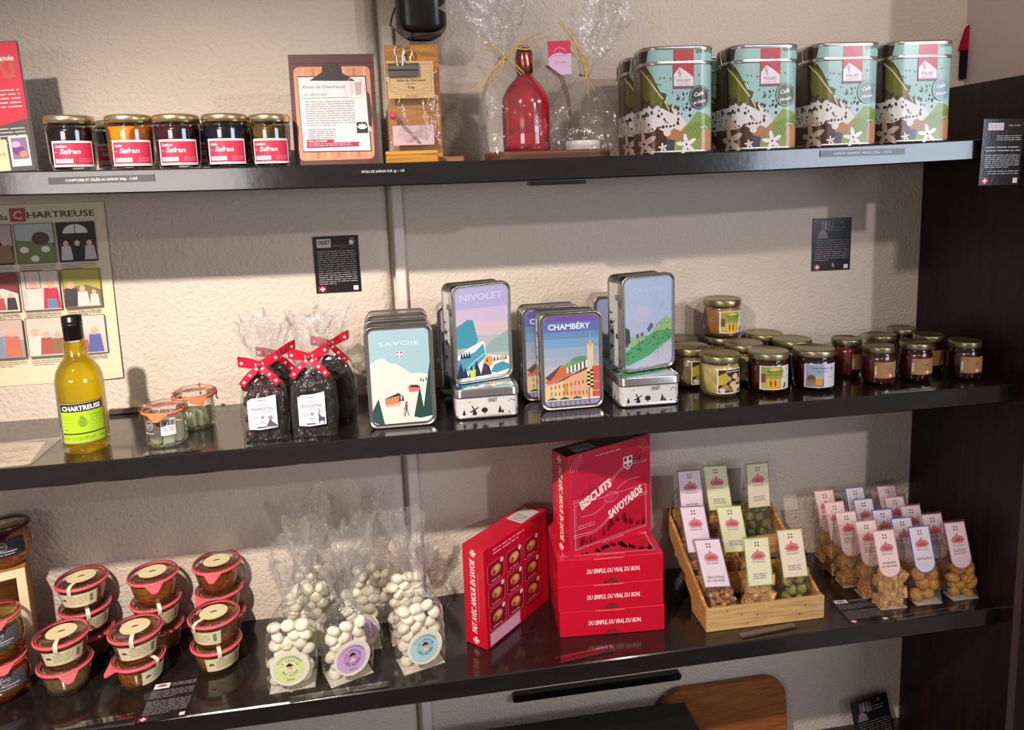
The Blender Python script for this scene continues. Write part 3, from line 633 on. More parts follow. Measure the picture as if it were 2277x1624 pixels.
coffee_tin('coffee tin with dark Café en Grains badge, leftmost of the front row', .5705, -.268, 'en Grains', '#3c4a48')
coffee_tin('coffee tin mostly hidden behind the leftmost one, its left side showing', .573, -.148, 'en Grains', '#3c4a48')
coffee_tin('coffee tin with grey-green Café Moulu badge, second in the front row', .757, -.268, 'Moulu', '#61786c')
coffee_tin('coffee tin in shadow behind the gap between the first two front tins', .738, -.136, 'Moulu', '#61786c')
coffee_tin('coffee tin with grey-blue badge above the shiny price strip, third in front', .940, -.268, 'Moulu', '#7fa0a6')
coffee_tin('coffee tin with pale blue badge, last of its row beside the dark panel', 1.116, -.264, 'Moulu', '#86aab4')
b = M(); P = [(.0, .0), (.022, .0), (.022, .062), (.016, .055), (.008, .03)]; b.loft([[(1.4475+x, y, 1.893+z) for x, z in P] for y in (-.012, -.004)], 'cloth', '#a3142c', False, True, True)
b.loft([[(1.452+x, y, 1.82+z) for x, z in ((0, 0), (.016, 0), (.018, .073), (.0, .073))] for y in (-.011, -.005)], 'cloth', '#1c1817', False, True, True)
tag(b.build('hanging_cloth'), 'scrap of red and black cloth on the wall behind the rightmost coffee tin', 'cloth')
# ================================================================ MIDDLE SHELF
# comic poster on the left wall
t = thing('wall_poster', 'cream poster of small comic panels on the wall behind the yellow bottle', 'poster', (-.92, -.0125, 1.385), rot=(0, -.0, 0))
b = M(); N = 10; X0, X1, ZB, ZT = -.33, .262, -.205, .2
b.loft([[(X0+(X1-X0)*i/N, -.001-(.006*max(0, i-8)/2 if z < 0 else .002*max(0, i-9)), z+(0.004 if i == N and z < 0 else 0)) for i in range(N+1)] for z in (ZB, ZT)], 'paper', '#d9cdb0', True, False, False, None, False)
ar = Art(front(0, -.0035, 0), b); ar.n = 0
ar.text('de la', .062, .168, .012, '#4a3a34', w=.046, align='r'); ar.rect(.067, .163, .098, .193, '#a8453c'); ar.text('C', .0825, .169, .018, '#d9a79b', bold=.03)
ar.text('HARTREUSE', .102, .170, .014, '#3a2a2a', align='l', w=.138)
R = random.Random(12); bw, bh = .079, .088
def figure(x, y, s, c, hc='#d8a98c'):
    ar.poly([(x-.3*s, y), (x+.3*s, y), (x+.22*s, y+.75*s), (x-.22*s, y+.75*s)], c); ar.ell(x, y+.88*s, .14*s, .16*s, hc, 10)
PAN = [[('#4a3435', '#8a7a6a'), ('#3a2a2c', '#b9a8a8'), ('#5f6f4a', '#aeb9bc'), ('#1f1c20', '#d9d6cf')], [('#c9b8ae', '#dccfc4'), ('#d6c8c0', '#7c3d3a'), ('#cdbab4', '#d4c0b4'), ('#7a6a46', '#a9a24a')], [('#cfc2b0', '#9a8274'), ('#8d95a0', '#c3a9a3'), ('#b3bcc2', '#cdbfb2'), ('#cbb9ac', '#d3c6bc')]]
for row in range(3):
    for cl in range(4):
        x = -.100+cl*.0862; y = .070-row*.105; c, c2 = PAN[row][cl]
        x0 = x-.0; wd = bw if x0+bw < .24 else .24-x0
        ar.rect(x0, y, x0+wd, y+bh, c2); ar.poly([(x0, y), (x0+wd, y), (x0+wd, y+bh*.45), (x0+wd*.6, y+bh*.6), (x0, y+bh*.5)], c)
        if (row, cl) == (0, 2):
            ar.poly([(x0, y), (x0+wd, y), (x0+wd, y+bh*.5), (x0, y+bh*.6)], '#6d7a48'); ar.ell(x0+wd*.65, y+bh*.62, .018, .015, '#5c3a38')
            for px, py in ((.2, .35), (.75, .35), (.45, .12)): ar.ell(x0+wd*px, y+bh*py, .009, .007, '#e3ddd2')
        elif (row, cl) == (0, 3):
            ar.rect(x0, y, x0+wd, y+bh, '#211c22'); ar.ell(x0+wd*.48, y+bh*.72, .026, .02, '#d9d9dc', a0=0, a1=PI); ar.line([(x0+wd*.48, y+bh*.7), (x0+wd*.48, y+bh*.95)], .0015, '#211c22')
            for px, cc in ((.2, '#c3bbb8'), (.5, '#17131a'), (.82, '#b9b1ae')): figure(x0+wd*px, y+.004, .042, cc)
        elif (row, cl) == (1, 2): figure(x0+.025, y+.003, .06, '#d9cbc4'); figure(x0+.06, y+.003, .062, '#b5384a'); ar.rect(x0+.05, y+.003, x0+.07, y+.025, '#6d7fa6'); ar.frame(x0+.01, y+.05, x0+.04, y+.09, .001, '#4c4446')
        elif (row, cl) == (2, 1): figure(x0+.02, y+.003, .062, '#7d8ea6'); figure(x0+.055, y+.003, .062, '#c5705c')
        elif (row, cl) == (2, 3): figure(x0+.03, y+.003, .04, '#b0505a'); figure(x0+.055, y+.003, .055, '#54659a')
        else:
            for k in range(3): figure(x0+wd*(.2+.3*k), y+.004, R.uniform(.035, .06), R.choice(('#d8cdc2', '#a9564a', '#6f7a8c', '#e1d6c8', '#8a6a4c', '#3f3a40')))
        ar.frame(x0, y, x0+wd, y+bh, .0012, '#4a4040'); ar.micro(x0+.002, y-.017, x0+wd-.004, y-.003, 3, '#8d7d6d', row*4+cl, .6)
b.build('printed_sheet', t)

# yellow liqueur bottle
t = thing('liqueur_bottle', 'tall bottle of bright yellow liqueur with green label and black cap', 'bottle', (-.655, -.247, Z2+.0003), .34)
b = M(); r = .0425
out = [(0, .004), (.03, .004), (.036, 0), (.040, .002), (r, .01), (r+.0005, .13), (r, .146), (.038, .162), (.030, .176), (.0225, .186), (.0205, .192), (.0205, .214), (.018, .22), (.0165, .24), (.0165, .25)]
b.lathe(out, 'thin_glass', '#ffffff', 48); b.build('glass', t)
b = M(); b.lathe([(0, .010), (.034, .010), (.038, .014), (.0395, .13), (.0385, .145), (.0355, .16), (.0275, .174), (.0195, .185), (.0178, .192), (.0178, .21), (.0175, .214), (0, .214)], 'yellow_liqueur', '#f2e21c', 40); b.build('liqueur', t)
b = M(); b.lathe([(.017, .2225), (.0178, .223), (.0178, .2515), (.0182, .252), (.0182, .254), (.0178, .2545), (.0178, .2575), (.0184, .258), (.0184, .26), (.0178, .2605), (.0178, .269), (.016, .2705), (0, .2705)], 'plastic', '#121013', 36); b.build('screw_cap', t)
ar = Art(round_(r+.0008), None, 'paper', .003); w = .043
ar.rect(-w, .022, w, .105, '#4a463a'); ar.rect(-w+.0015, .0235, w-.0015, .1035, '#c9cdb4'); ar.rect(-w+.0025, .0245, w-.0025, .1025, '#2b2522'); ar.rect(-w+.003, .025, w-.003, .0415, '#a5c91e'); ar.rect(-w+.003, .0440, w-.003, .0865, '#a9cf22')
ar.text('CHARTREUSE', 0, .0895, .0088, '#f3f1e6', w=.072, bold=.045)
ar.ell(0, .065, .007, .009, '#7f9f1e', 14); ar.ell(0, .076, .004, .003, '#7f9f1e', 10); ar.ring(0, .065, .009, .0007, '#6f8d1a', 18)
for k in range(4): ar.micro(-.035, .0585+k*.006, -.014, .061+k*.006, 1, '#8fb21f', k); ar.micro(.014, .0585+k*.006, .036, .061+k*.006, 1, '#8fb21f', k+9)
ar.micro(-.034, .05, -.026, .053, 1, '#4f6a18', 3); ar.text('LIQUEUR', 0, .031, .0055, '#8aa81f', w=.04); ar.micro(-.04, .031, -.026, .036, 1, '#8aa81f', 1); ar.micro(.026, .031, .04, .036, 1, '#8aa81f', 2)
ar.m.build('paper_label', t)

# small lidded jars with orange rubber ring
def weck_ring(b, r, z, tab, c, L=.018):
    b.lathe([(r*.97, z-.003), (r*1.035, z-.0035), (r*1.055, z-.001), (r*1.055, z+.001), (r*1.035, z+.003), (r*.90, z+.0032), (r*.90, z+.002)], 'rubber', c, 48)
    if tab is not None:
        T = Matrix.Rotation(tab, 4, 'Z'); P = [(-.02, r*.98), (.02, r*.98), (.007, r*1.0+L*.9), (0, r*1.0+L), (-.007, r*1.0+L*.9)]
        lo = [(x, -y, z+.001-max(0, y-r)*.75) for x, y in P]; hi = [(x, y, zz-.0022) for x, y, zz in lo]; n = 5
        b.add(lo+hi, [(0, 1, 2, 3, 4), (9, 8, 7, 6, 5)]+[(k, (k+1) % n, n+(k+1) % n, n+k) for k in range(n)], 'rubber', c, False, T)
def small_jar(label, x, y, rz, lab=True):
    t = thing('clip_lid_jar', label, 'jar', (x, y, Z2+.0003), rz, 'small clip-lid jars on the middle shelf'); r = .04; h = .083
    b = M(); b.lathe([(0, .003), (.031, .003), (.034, 0), (.0375, .005), (.0385, .012), (.0385, .05), (.0375, .06), (.040, .0665), (.0425, .068)], 'thin_glass', '#ffffff', 44); b.build('glass', t)
    b = M(); b.lathe([(.0425, .0725), (.0425, .078), (.040, .081), (.028, .082), (.026, .0795), (0, .0795)], 'thin_glass', '#ffffff', 44); b.build('glass_lid', t)
    b = M(); weck_ring(b, .0415, .0702, .1, '#e8784e', .014); b.build('rubber_ring', t)
    b = M()
    for k in range(6): a = k*PI/3; b.box((-.011, -.007, 0), (.011, .007, .036 if k % 2 else .04), 'sugar', '#eef0cc', .003, Matrix.Translation((.0245*math.cos(a), .0245*math.sin(a), .004)) @ Matrix.Rotation(a+PI/2, 4, 'Z'))
    b.box((-.013, -.013, 0), (.013, .013, .04), 'sugar', '#ecedc8', .003, Matrix.Translation((0, 0, .004))); b.build('pale_cubes', t)
    for a in (-1.25, 1.25, PI-.3):
        b = M(); T = Matrix.Rotation(a, 4, 'Z'); b.tube([(0, -.0335, .0815), (0, -.044, .0815), (0, -.0465, .074), (0, -.0445, .062), (0, -.0475, .056)], .0016, 'metal', '#a8a49c', 6, T); b.tube([(-.005, -.044, .081), (.005, -.044, .081)], .0016, 'metal', '#a8a49c', 6, T); b.build('clip', t)
    if lab:
        ar = Art(round_(.0393), None, 'paper', .003); ar.rect(-.036, .024, .006, .06, '#56524f'); ar.rect(.006, .026, .034, .06, '#dcd8dc'); ar.ell(-.018, .047, .0095, .0095, '#cfcac8', 20); ar.ell(-.018, .047, .0085, .0085, '#56524f', 20)
        ar.line([(-.025, .045), (-.021, .05), (-.018, .046), (-.014, .051), (-.011, .046)], .0012, '#cfcac8'); ar.micro(-.024, .042, -.012, .045, 1, '#cfcac8'); ar.text('Maison', -.018, .03, .0028, '#e3dfdd', w=.022, bold=.02)
        for k in range(11): ar.n -= ar.dz; ar.rect(.009+k*.0022, .046, .0101+k*.0022+(k % 3)*.0004, .057, '#3a3a4a')
        ar.micro(.01, .034, .03, .043, 2, '#9a96a0', 3); ar.m.build('paper_label', t)
    return t
small_jar('small orange-ringed jar of pale cubes with grey label, in front', -.499, -.254, -.12)
small_jar('small orange-ringed glass jar standing just behind the grey-labelled one', -.468, -.155, .3, False)

# bags of dark chocolates tied with red ribbon
def pebbles(par, name, n, w, d, h, size, colr, m, seed, mk=None, jit=.3):
    R = random.Random(seed); protos = []
    for k in range(3):
        b = M()
        if mk: mk(b, R, k)
        else: b.ball((0, 0, 0), size, m, colr, 10)
        protos.append(b)
    nx = max(1, round(w/(size[0]*2*.95))); ny = max(1, int(d/(size[1]*2*.92))); pos = []; z = size[2]; lay = 0
    while len(pos) < n and z < h:
        for i in range(nx):
            for j in range(ny): pos.append((((i+.5+.28*(lay % 2*2-1)*.6)/nx-.5)*(w-.006)+R.uniform(-jit, jit)*size[0]*.5, ((j+.5)/ny-.5)*(d-.004)+R.uniform(-.1, .1)*size[1], z+R.uniform(-.15, .25)*size[2]))
        z += size[2]*1.75; lay += 1
    objs = []
    for k, p in enumerate(pos[:n]):
        if k < 3: o = protos[k].build(name, par)
        else: o = objs[k % 3].copy(); COL.objects.link(o); o.parent = par
        o.location = p; o.rotation_euler = (R.uniform(-jit, jit)*1.6, R.uniform(-jit, jit)*1.6, R.uniform(-jit, jit)*4); objs.append(o)
    return objs
def ribbon_bag(label, x, y, rz, drawing, title, seed, ch, cc, wl=.056, simple=False, neck=.152, H=.245, bow=(0, 0)):
    t = thing('chocolate_bag', label, 'sweet bag', (x, y, Z2+.0004), rz, 'ribboned chocolate bags on the middle shelf'); w, d = .088, .056
    if simple:
        b = M(); sack(b, w*.9, d*.85, .135, .5, seed, 'chocolate', k=8, amp=.07, c='#1b1316'); b.build('chocolates', t)
    else:
        pebbles(t, 'chocolate', 48, w*.9, d*.8, .14, (.0125, .0105, .0095), cc, 'chocolate', seed)
    b = M(); sack(b, w, d, neck, .22, seed, 'clear_bag', k=10, shoulder=.62, amp=.03); b.add([(-w/2, -d/2, .0002), (w/2, -d/2, .0002), (w/2, d/2, .0002), (-w/2, d/2, .0002)], [(0, 1, 2, 3)], 'clear_bag', '#ffffff'); fan(b, (0, 0), .01, .047, neck, H, seed, amp=.16, flat=.5, m='cellophane'); b.build('clear_wrap', t)
    if not simple or bow:
        b = M(); bx, bz = bow[0], neck+.002; R = random.Random(seed)
        b.lathe([(.0125, -.004), (.0125, .004)], 'cloth', '#b3152f', 16, Matrix.Translation((0, 0, neck)))
        def band(pts, wd, dn):
            rings = [[(px+nx*wd/2*s, py, pz+nz*wd/2*s) for s in (-1, 0, 1)] for (px, py, pz, nx, nz) in pts]; b.loft(rings, 'print_gloss', '#c01733', True, False, False, None, False)
            for i in range(len(rings)-1):
                if i % dn == 0:
                    c = [(rings[i][1][k]+rings[i+1][1][k])/2 for k in range(3)]; s = .0034
                    for q in (0, 1):
                        e = (s, s*.38) if q else (s*.38, s); b.add([(c[0]-e[0], c[1]-.0006, c[2]-e[1]), (c[0]+e[0], c[1]-.0006, c[2]-e[1]), (c[0]+e[0], c[1]-.0006, c[2]+e[1]), (c[0]-e[0], c[1]-.0006, c[2]+e[1])], [(0, 1, 2, 3)], 'print_gloss', '#f2dfe2')
        Y = -.022
        for sx in (-1, 1):
            up = .012 if sx > 0 else .006
            L = [(sx*.002, Y, bz, 0, 1), (sx*.012, Y-.004, bz+up*.5, 0, 1), (sx*.026, Y-.006, bz+up, 0, 1), (sx*.04, Y-.004, bz+up*1.5, 0, 1), (sx*.041, Y+.004, bz+up*1.5+.002, 0, 1), (sx*.026, Y+.006, bz+up+.002, 0, 1), (sx*.004, Y+.003, bz+.001, 0, 1)]
            band(L, .017, 2)
            Tl = [(0, Y-.002, bz, .5, .6), (sx*.012, Y-.006, bz-.012, .75*1, .55*sx), (sx*.025, Y-.008, bz-.024, .7, .6*sx), (sx*.036, Y-.008, bz-.038, .7, .6*sx)]
            band(Tl, .015, 1)
        b.ball((0, Y-.004, bz), (.006, .004, .006), 'print_gloss', '#b3152f', 10); b.build('ribbon_bow', t)
    if title:
        ar = Art(lambda u, v, n: (u, -d/2-.003-n-.004*math.cos(u/.03), v), None, 'paper', .01); l = wl/2
        ar.poly([(-l, .026), (-l*.2, .024), (l, .027), (l, .095), (l*.2, .091), (-l*.7, .09), (-l, .084)], '#ded5e0'); ar.micro(-.008, .083, .008, .086, 1, '#5a5060'); ar.text('Crottes de', 0, .074, .0042, '#b08fb0', w=.02, shear=.3)
        ar.text(title, 0, .064, .0062, '#6a6272', w=wl*.72); ar.micro(-.02, .059, .02, .0615, 1, '#a79db0', 2); ar.cross(0, .05, .004, '#6a6272', .2); ar.micro(-.018, .047, -.008, .053, 2, '#a79db0', 4); ar.text('200 g', 0, .0385, .0035, '#8a8092', w=.011)
        ar.rect(-.012, .028, .006, .0305, '#4e4658')
        if drawing == 'ibex': ar.poly([(.012, .034), (.024, .035), (.025, .042), (.018, .043), (.015, .049), (.012, .05), (.013, .044)], '#4e4658'); ar.line([(.013, .05), (.016, .056), (.013, .059)], .0012, '#4e4658'); ar.line([(.014, .035), (.014, .029)], .0015, '#4e4658'); ar.line([(.023, .035), (.023, .029)], .0015, '#4e4658')
        else: ar.poly([(.006, .03), (.014, .046), (.018, .04), (.027, .032), (.027, .029)], '#5c5464'); ar.ell(.015, .048, .004, .005, '#8f8794', 10)
        ar.m.build('paper_label', t)
    return t
ribbon_bag('ribboned bag of dark brown chocolates nearest the small clip-lid jars', -.302, -.265, .02, 'marmot', 'MARMOTTES', 31, 0, '#3a1d16')
ribbon_bag('ribboned bag of black chocolates, ibex drawing on label, nearest the SAVOIE tins', -.203, -.268, -.05, 'ibex', 'BOUQUETINS', 32, 0, '#1b1316', .054, False, .162, .25)
ribbon_bag('dark ribboned sweet bag hidden behind the brown chocolate bag', -.288, -.165, .1, '', '', 33, 0, '#1b1316', .05, True, .15, .23)
ribbon_bag('dark ribboned sweet bag standing behind the bag with ibex label', -.170, -.165, -.1, '', '', 34, 0, '#1b1316', .05, True, .165, .235)

# picture tins.  Local frame: lying flat, lid up; x across, y along, z thickness
TW, TL, TT = .140, .217, .067
def tin_art(ar, kind):
    w, h = TW/2-.009, TL/2-.009
    def sheet(c): ar.poly(rrect(2*w, 2*h, .011), c)
    def band(y0, y1, c):                     # clipped to the sheet
        ar.rect(-w, max(y0, -h), w, min(y1, h-.011), c) if y0 < h-.011 else None
    def tree(x, y, s, c, k=.28): ar.poly([(x-k*s, y), (x+k*s, y), (x, y+s)], c)
    if kind == 'savoie':
        sheet('#98b8c2')
        ar.poly([(-w, -h+.011), (-w+.011, -h), (w-.011, -h), (w, -h+.011), (w, -.0), (w*.6, .006), (w*.35, .005), (w*.1, .018), (-w*.15, .028), (-w*.35, .03), (-w*.55, .042), (-w*.8, .038), (-w, .03)], '#d6d3cc')
        ar.text('SAVOIE', 0, .066, .009, '#bfd3d8', w=.083); ar.rect(-.006, .041, .006, .053, '#e2d3e0'); ar.cross(0, .047, .0058, '#efe3ee', .25)
        for q in (-1, 1):
            for s in (-1, 1): ar.rect(q*.0038-.0016, .047+s*.0038-.0016, q*.0038+.0016, .047+s*.0038+.0016, '#a0355a')
        ar.poly([(-w, -h+.008), (-w*.8, -h), (-w*.62, -h), (-w*.78, -h+.055), (-w, -h+.03)], '#2c4e4e'); ar.poly([(w*.38, -h+.012), (w*.62, -h+.075), (w*.72, -h+.03), (w, .028), (w, -h+.012), (w*.6, -h+.008)], '#27453f')
        ar.poly([(-.034, -.058), (-.003, -.056), (-.004, -.042), (-.034, -.045)], '#c47a5c'); ar.poly([(-.037, -.046), (-.006, -.034), (.001, -.043), (-.004, -.041), (-.02, -.043)], '#5d2a30'); ar.rect(-.034, -.062, -.004, -.058, '#c9a596')
        ar.poly([(.016, -.034), (.037, -.033), (.037, -.024), (.015, -.025)], '#c46a66'); ar.poly([(.011, -.026), (.02, -.019), (.034, -.02), (.039, -.026), (.037, -.023), (.016, -.024)], '#6f2a3a')
        for x, y in ((-.004, -.052), (.002, -.052), (.041, -.012), (.046, -.014), (.052, -.011)): tree(x, y, .014 if y < -.04 else .008, '#2f4a4a', .2)
        ar.line([(.004, -.086), (.008, -.07), (.013, -.085)], .0016, '#6a5560'); ar.poly([(.005, -.072), (.01, -.073), (.011, -.06), (.006, -.058)], '#8a4a4c'); ar.ell(.009, -.056, .0022, .0024, '#7d4a4a', 8); ar.line([(.002, -.084), (.004, -.066)], .0007, '#5c4a50')
    elif kind == 'nivolet':
        sheet('#a7a2cc'); ar.poly([(-w, -h+.02), (w, -h+.02), (w, .055), (-w, .055)], '#bfb0cc'); ar.poly([(-w, -h+.02), (w, -h+.02), (w, .02), (-w, .03)], '#c9b3bd'); ar.poly([(-w, -h+.02), (w, -h+.02), (w, -.01), (-w, -.0)], '#a9b3b4')
        ar.text('NIVOLET', 0, .073, .015, '#c9c6e6', w=.1)
        ar.poly([(w, .0), (.02, -.02), (-.01, -.045), (w, -.05)], '#8fa6a6'); ar.poly([(-w, .018), (-.035, .032), (-.022, .03), (-.012, -.015), (-.02, -.03), (-w, -.03)], '#3f8fa5'); ar.poly([(-w, -.045), (-.03, -.028), (.0, -.018), (.004, -.025), (.006, -.05), (-.02, -.07), (-w, -.075)], '#dfe3ea')
        ar.poly([(-w, -.055), (-.02, -.04), (.0, -.024), (.005, -.05), (-.01, -.07), (-w, -.085)], '#4a97b2'); ar.line([(-.04, -.075), (-.02, -.06), (.005, -.045)], .0015, '#dfe3ea')
        ar.poly([(-w, -h+.011), (-w+.011, -h), (w-.011, -h), (w, -h+.011), (w, -.06), (.01, -.05), (-.03, -.082), (-w, -.085)], '#dcdad6')
        for x in (-.055, -.045, -.03, -.018, -.0, .006): tree(x, -h+.004, .03+.008*math.sin(x*300), '#22324a', .3)
        for x in (-.052, -.046, -.04, -.034): tree(x, -.052, .016, '#22324a', .2)
        ar.poly([(-.033, -.095), (-.022, -.095), (-.02, -.08), (-.035, -.08)], '#b9d94e'); ar.ell(.012, -.064, .009, .011, '#d99a4a', 14); ar.ell(.002, -.08, .006, .008, '#5c2f55', 10); ar.poly([(.015, -.09), (.025, -.075), (.045, -.07), (w, -.078), (w, -.088), (.03, -.093)], '#3f8fa5')
        for x in (.003, .008, .018, .025, .033, .04, .046, .052): tree(x, -.066, .011, R.choice(('#2f3f4a', '#c98a3a', '#4a5f3a')), .25)
    elif kind == 'chambery':
        sheet('#8f8fb0'); ys = [h-.011, .065, .05, .03, .01, -.01]; cs = ['#5b68a8', '#5f86b0', '#6f96bc', '#8aa0b8', '#9aa2b4', '#a9abb6']
        for y, c in zip(ys, cs): ar.rect(-w, -h+.012, w, y, c)
        ar.poly([(-w, h-.011), (-w+.005, h-.003), (-w+.011, h), (w-.011, h), (w-.003, h-.005), (w, h-.011)], '#6a4f9a')
        ar.text('CHAMBÉRY', -.004, .071, .012, '#cfdde8', w=.093, bold=.03)
        ar.ell(.02, -.004, .024, .014, '#5d8a6a'); ar.ell(.0, -.012, .018, .01, '#6a9a6c')
        ar.poly([(-w, -.045), (-.02, -.008), (-.008, -.018), (.0, -.03), (-w+.01, -.05)], '#c4643e'); ar.poly([(-w, -.035), (-.022, -.006), (-.035, -.025), (-w+.012, -.042)], '#5c4440')
        ar.poly([(-.045, -.05), (.042, -.012), (.042, -.026), (-.045, -.06)], '#4c403c')
        ar.poly([(-w, -.06), (-.0, -.034), (.045, -.016), (.045, -.088), (-w, -.088)], '#cfa877'); ar.poly([(-.005, -.034), (.02, -.026), (.02, -.085), (-.005, -.085)], '#d89a82'); ar.poly([(-w, -.055), (-.02, -.043), (-.02, -.086), (-w, -.086)], '#d2bc8c')
        for k in range(11): x = -.048+k*.0088; ar.rect(x, -.076, x+.003, -.068, '#8d6f4f'); ar.rect(x, -.062+.0012*k, x+.003, -.054+.0012*k, '#8d6f4f')
        for k in range(7): x = -.012+k*.0085; ar.rect(x, -.027+.0022*k, x+.0045, -.014+.0028*k, '#e3dcd2'); ar.rect(x+.0045, -.027+.0022*k, x+.0062, -.013+.0028*k, '#3a3434')
        ar.rect(.034, -h+.012, .049, .036, '#cdbb9e'); ar.rect(.038, .03, .045, .044, '#d99a6c'); ar.line([(.0415, .044), (.0415, .065)], .0008, '#c9d3dc'); ar.rect(.045, -.088, w, -.014, '#c4514e'); ar.rect(.045, -.05, w, -.0485, '#e3a9a0'); ar.rect(.045, -.07, w, -.0685, '#e3a9a0')
        for i in range(2):
            for j in range(9):
                if (i+j) % 2: ar.rect(.034+i*.0065, -.062+j*.0045, .0405+i*.0065, -.0575+j*.0045, '#1d1a14')
                else: ar.rect(.034+i*.0065, -.062+j*.0045, .0405+i*.0065, -.0575+j*.0045, '#d8cf8c')
        ar.rect(-.018, -.072, -.012, -.05, '#c78a2a'); ar.rect(-w, -h+.012, w, -.083, '#d3d2cc')
        for x in (-.045, -.018, .01): ar.poly([(x-.014, -.085), (x+.014, -.085), (x, -.079)], '#2f5a3c')
        for k in range(8): x = -.05+k*.011; ar.rect(x, -.098, x+.0015, -.088, '#7a6f6c')
        ar.rect(.036, -.097, .0385, -.06, '#a04a3f')
    else:
        sheet('#a3b6d6'); ar.poly([(-w, -h+.02), (w, -h+.02), (w, .0), (-w, .01)], '#a9b2cf'); ar.text('SAVOIE', 0, .07, .010, '#b6c4e0', w=.08); ar.poly([(-.045, .02), (-.02, .045), (.0, .038), (.01, .015), (-.02, .0)], '#b3b6d3')
        ar.poly([(-w, -.02), (-w+.02, -.03), (.0, -.028), (.03, .0), (.045, .012), (w, .003), (w, -.05), (-w, -.05)], '#8db37a'); ar.poly([(-w, -.06), (-.02, -.04), (.02, -.02), (w, -.022), (w, -.04), (.0, -.075), (-w, -.095)], '#4f9a68')
        R2 = random.Random(5)
        for k in range(60): x = R2.uniform(-w, w-.004); y = -.078+(x+w)*.35+R2.uniform(-.004, .028); ar.n -= ar.dz; ar.ell(x, min(y, -.02), .0022, .0018, R2.choice(('#2f7048', '#8fc08a', '#3a8556')), 6)
        ar.poly([(-w, -h+.011), (-w+.011, -h), (w-.011, -h), (w, -h+.011), (w, -.045), (.02, -.07), (-w, -.1)], '#b5b8cc'); ar.ring(.02, -.078, .006, .0008, '#8a93a6', 12, ry=.01); ar.ring(.033, -.068, .006, .0008, '#8a93a6', 12, ry=.01); ar.line([(.02, -.078), (.028, -.055), (.035, -.06)], .0012, '#8a93a6')
        for x, y, s in ((-.03, -.028, .01), (-.018, -.025, .009), (.0, -.015, .01), (.006, -.008, .012)): ar.ell(x, y, s*.45, s*.6, '#56607a', 8)
        for k in range(6): ar.ell(.02+k*.007, -.006+.003*(k % 2), .0014, .0022, '#3f6a4a', 6)
        for k in range(4): ar.ell(.028+k*.006, .028+.006*((k*7) % 3), .0008, .0014, '#6f7f9a', 6)
        ar.poly([(-w, -.005), (-w+.01, -.012), (-w+.012, -.04), (-w, -.05)], '#2f4a42')
def tin_side(b, w, d, z0, z1, r):
    per = w/2+d; k0 = 0
    ar = Art(perim(w, d, r), b, 'print_gloss', .005, 2e-5); ar.rect(-w/2-d*.9, z0, w/2+d*.9, z1, '#c9c8c6')
    dk = '#2a2724'; zb = z0+.001; H_ = z1-z0
    def tree(x, s, rd=False):
        if rd: ar.ell(x, zb+s*.6, s*.42, s*.36, dk, 10); ar.rect(x-s*.04, zb, x+s*.04, zb+s*.4, dk)
        else: ar.poly([(x-s*.25, zb+s*.12), (x+s*.25, zb+s*.12), (x, zb+s)], dk); ar.rect(x-s*.03, zb, x+s*.03, zb+s*.15, dk)
    def mill(x, s):
        ar.poly([(x-s*.2, zb), (x+s*.2, zb), (x+s*.1, zb+s*.5), (x-s*.1, zb+s*.5)], dk)
        for a in (.5, .5+PI/2): ar.line([(x-s*.45*math.cos(a), zb+s*.5-s*.45*math.sin(a)), (x+s*.45*math.cos(a), zb+s*.5+s*.45*math.sin(a))], s*.1, dk)
    ar.text('ORSET', .012, zb+H_*.66, .0078, dk, w=.021, bold=.03)
    for s0 in (-.14, 0, .14):
        mill(s0-.028, .023); tree(s0-.006, .016, True); tree(s0+.027, .018); tree(s0+.033, .01); ar.line([(s0+.046, zb+.024), (s0+.051, zb+.03), (s0+.056, zb+.028), (s0+.063, zb+.024)], .0009, dk); tree(s0-.05, .014); tree(s0+.065, .012); ar.ell(s0+.047, zb+.002, .002, .0015, dk, 6); ar.line([(s0-.04, zb+.03), (s0-.035, zb+.028)], .001, '#8a5a4a')
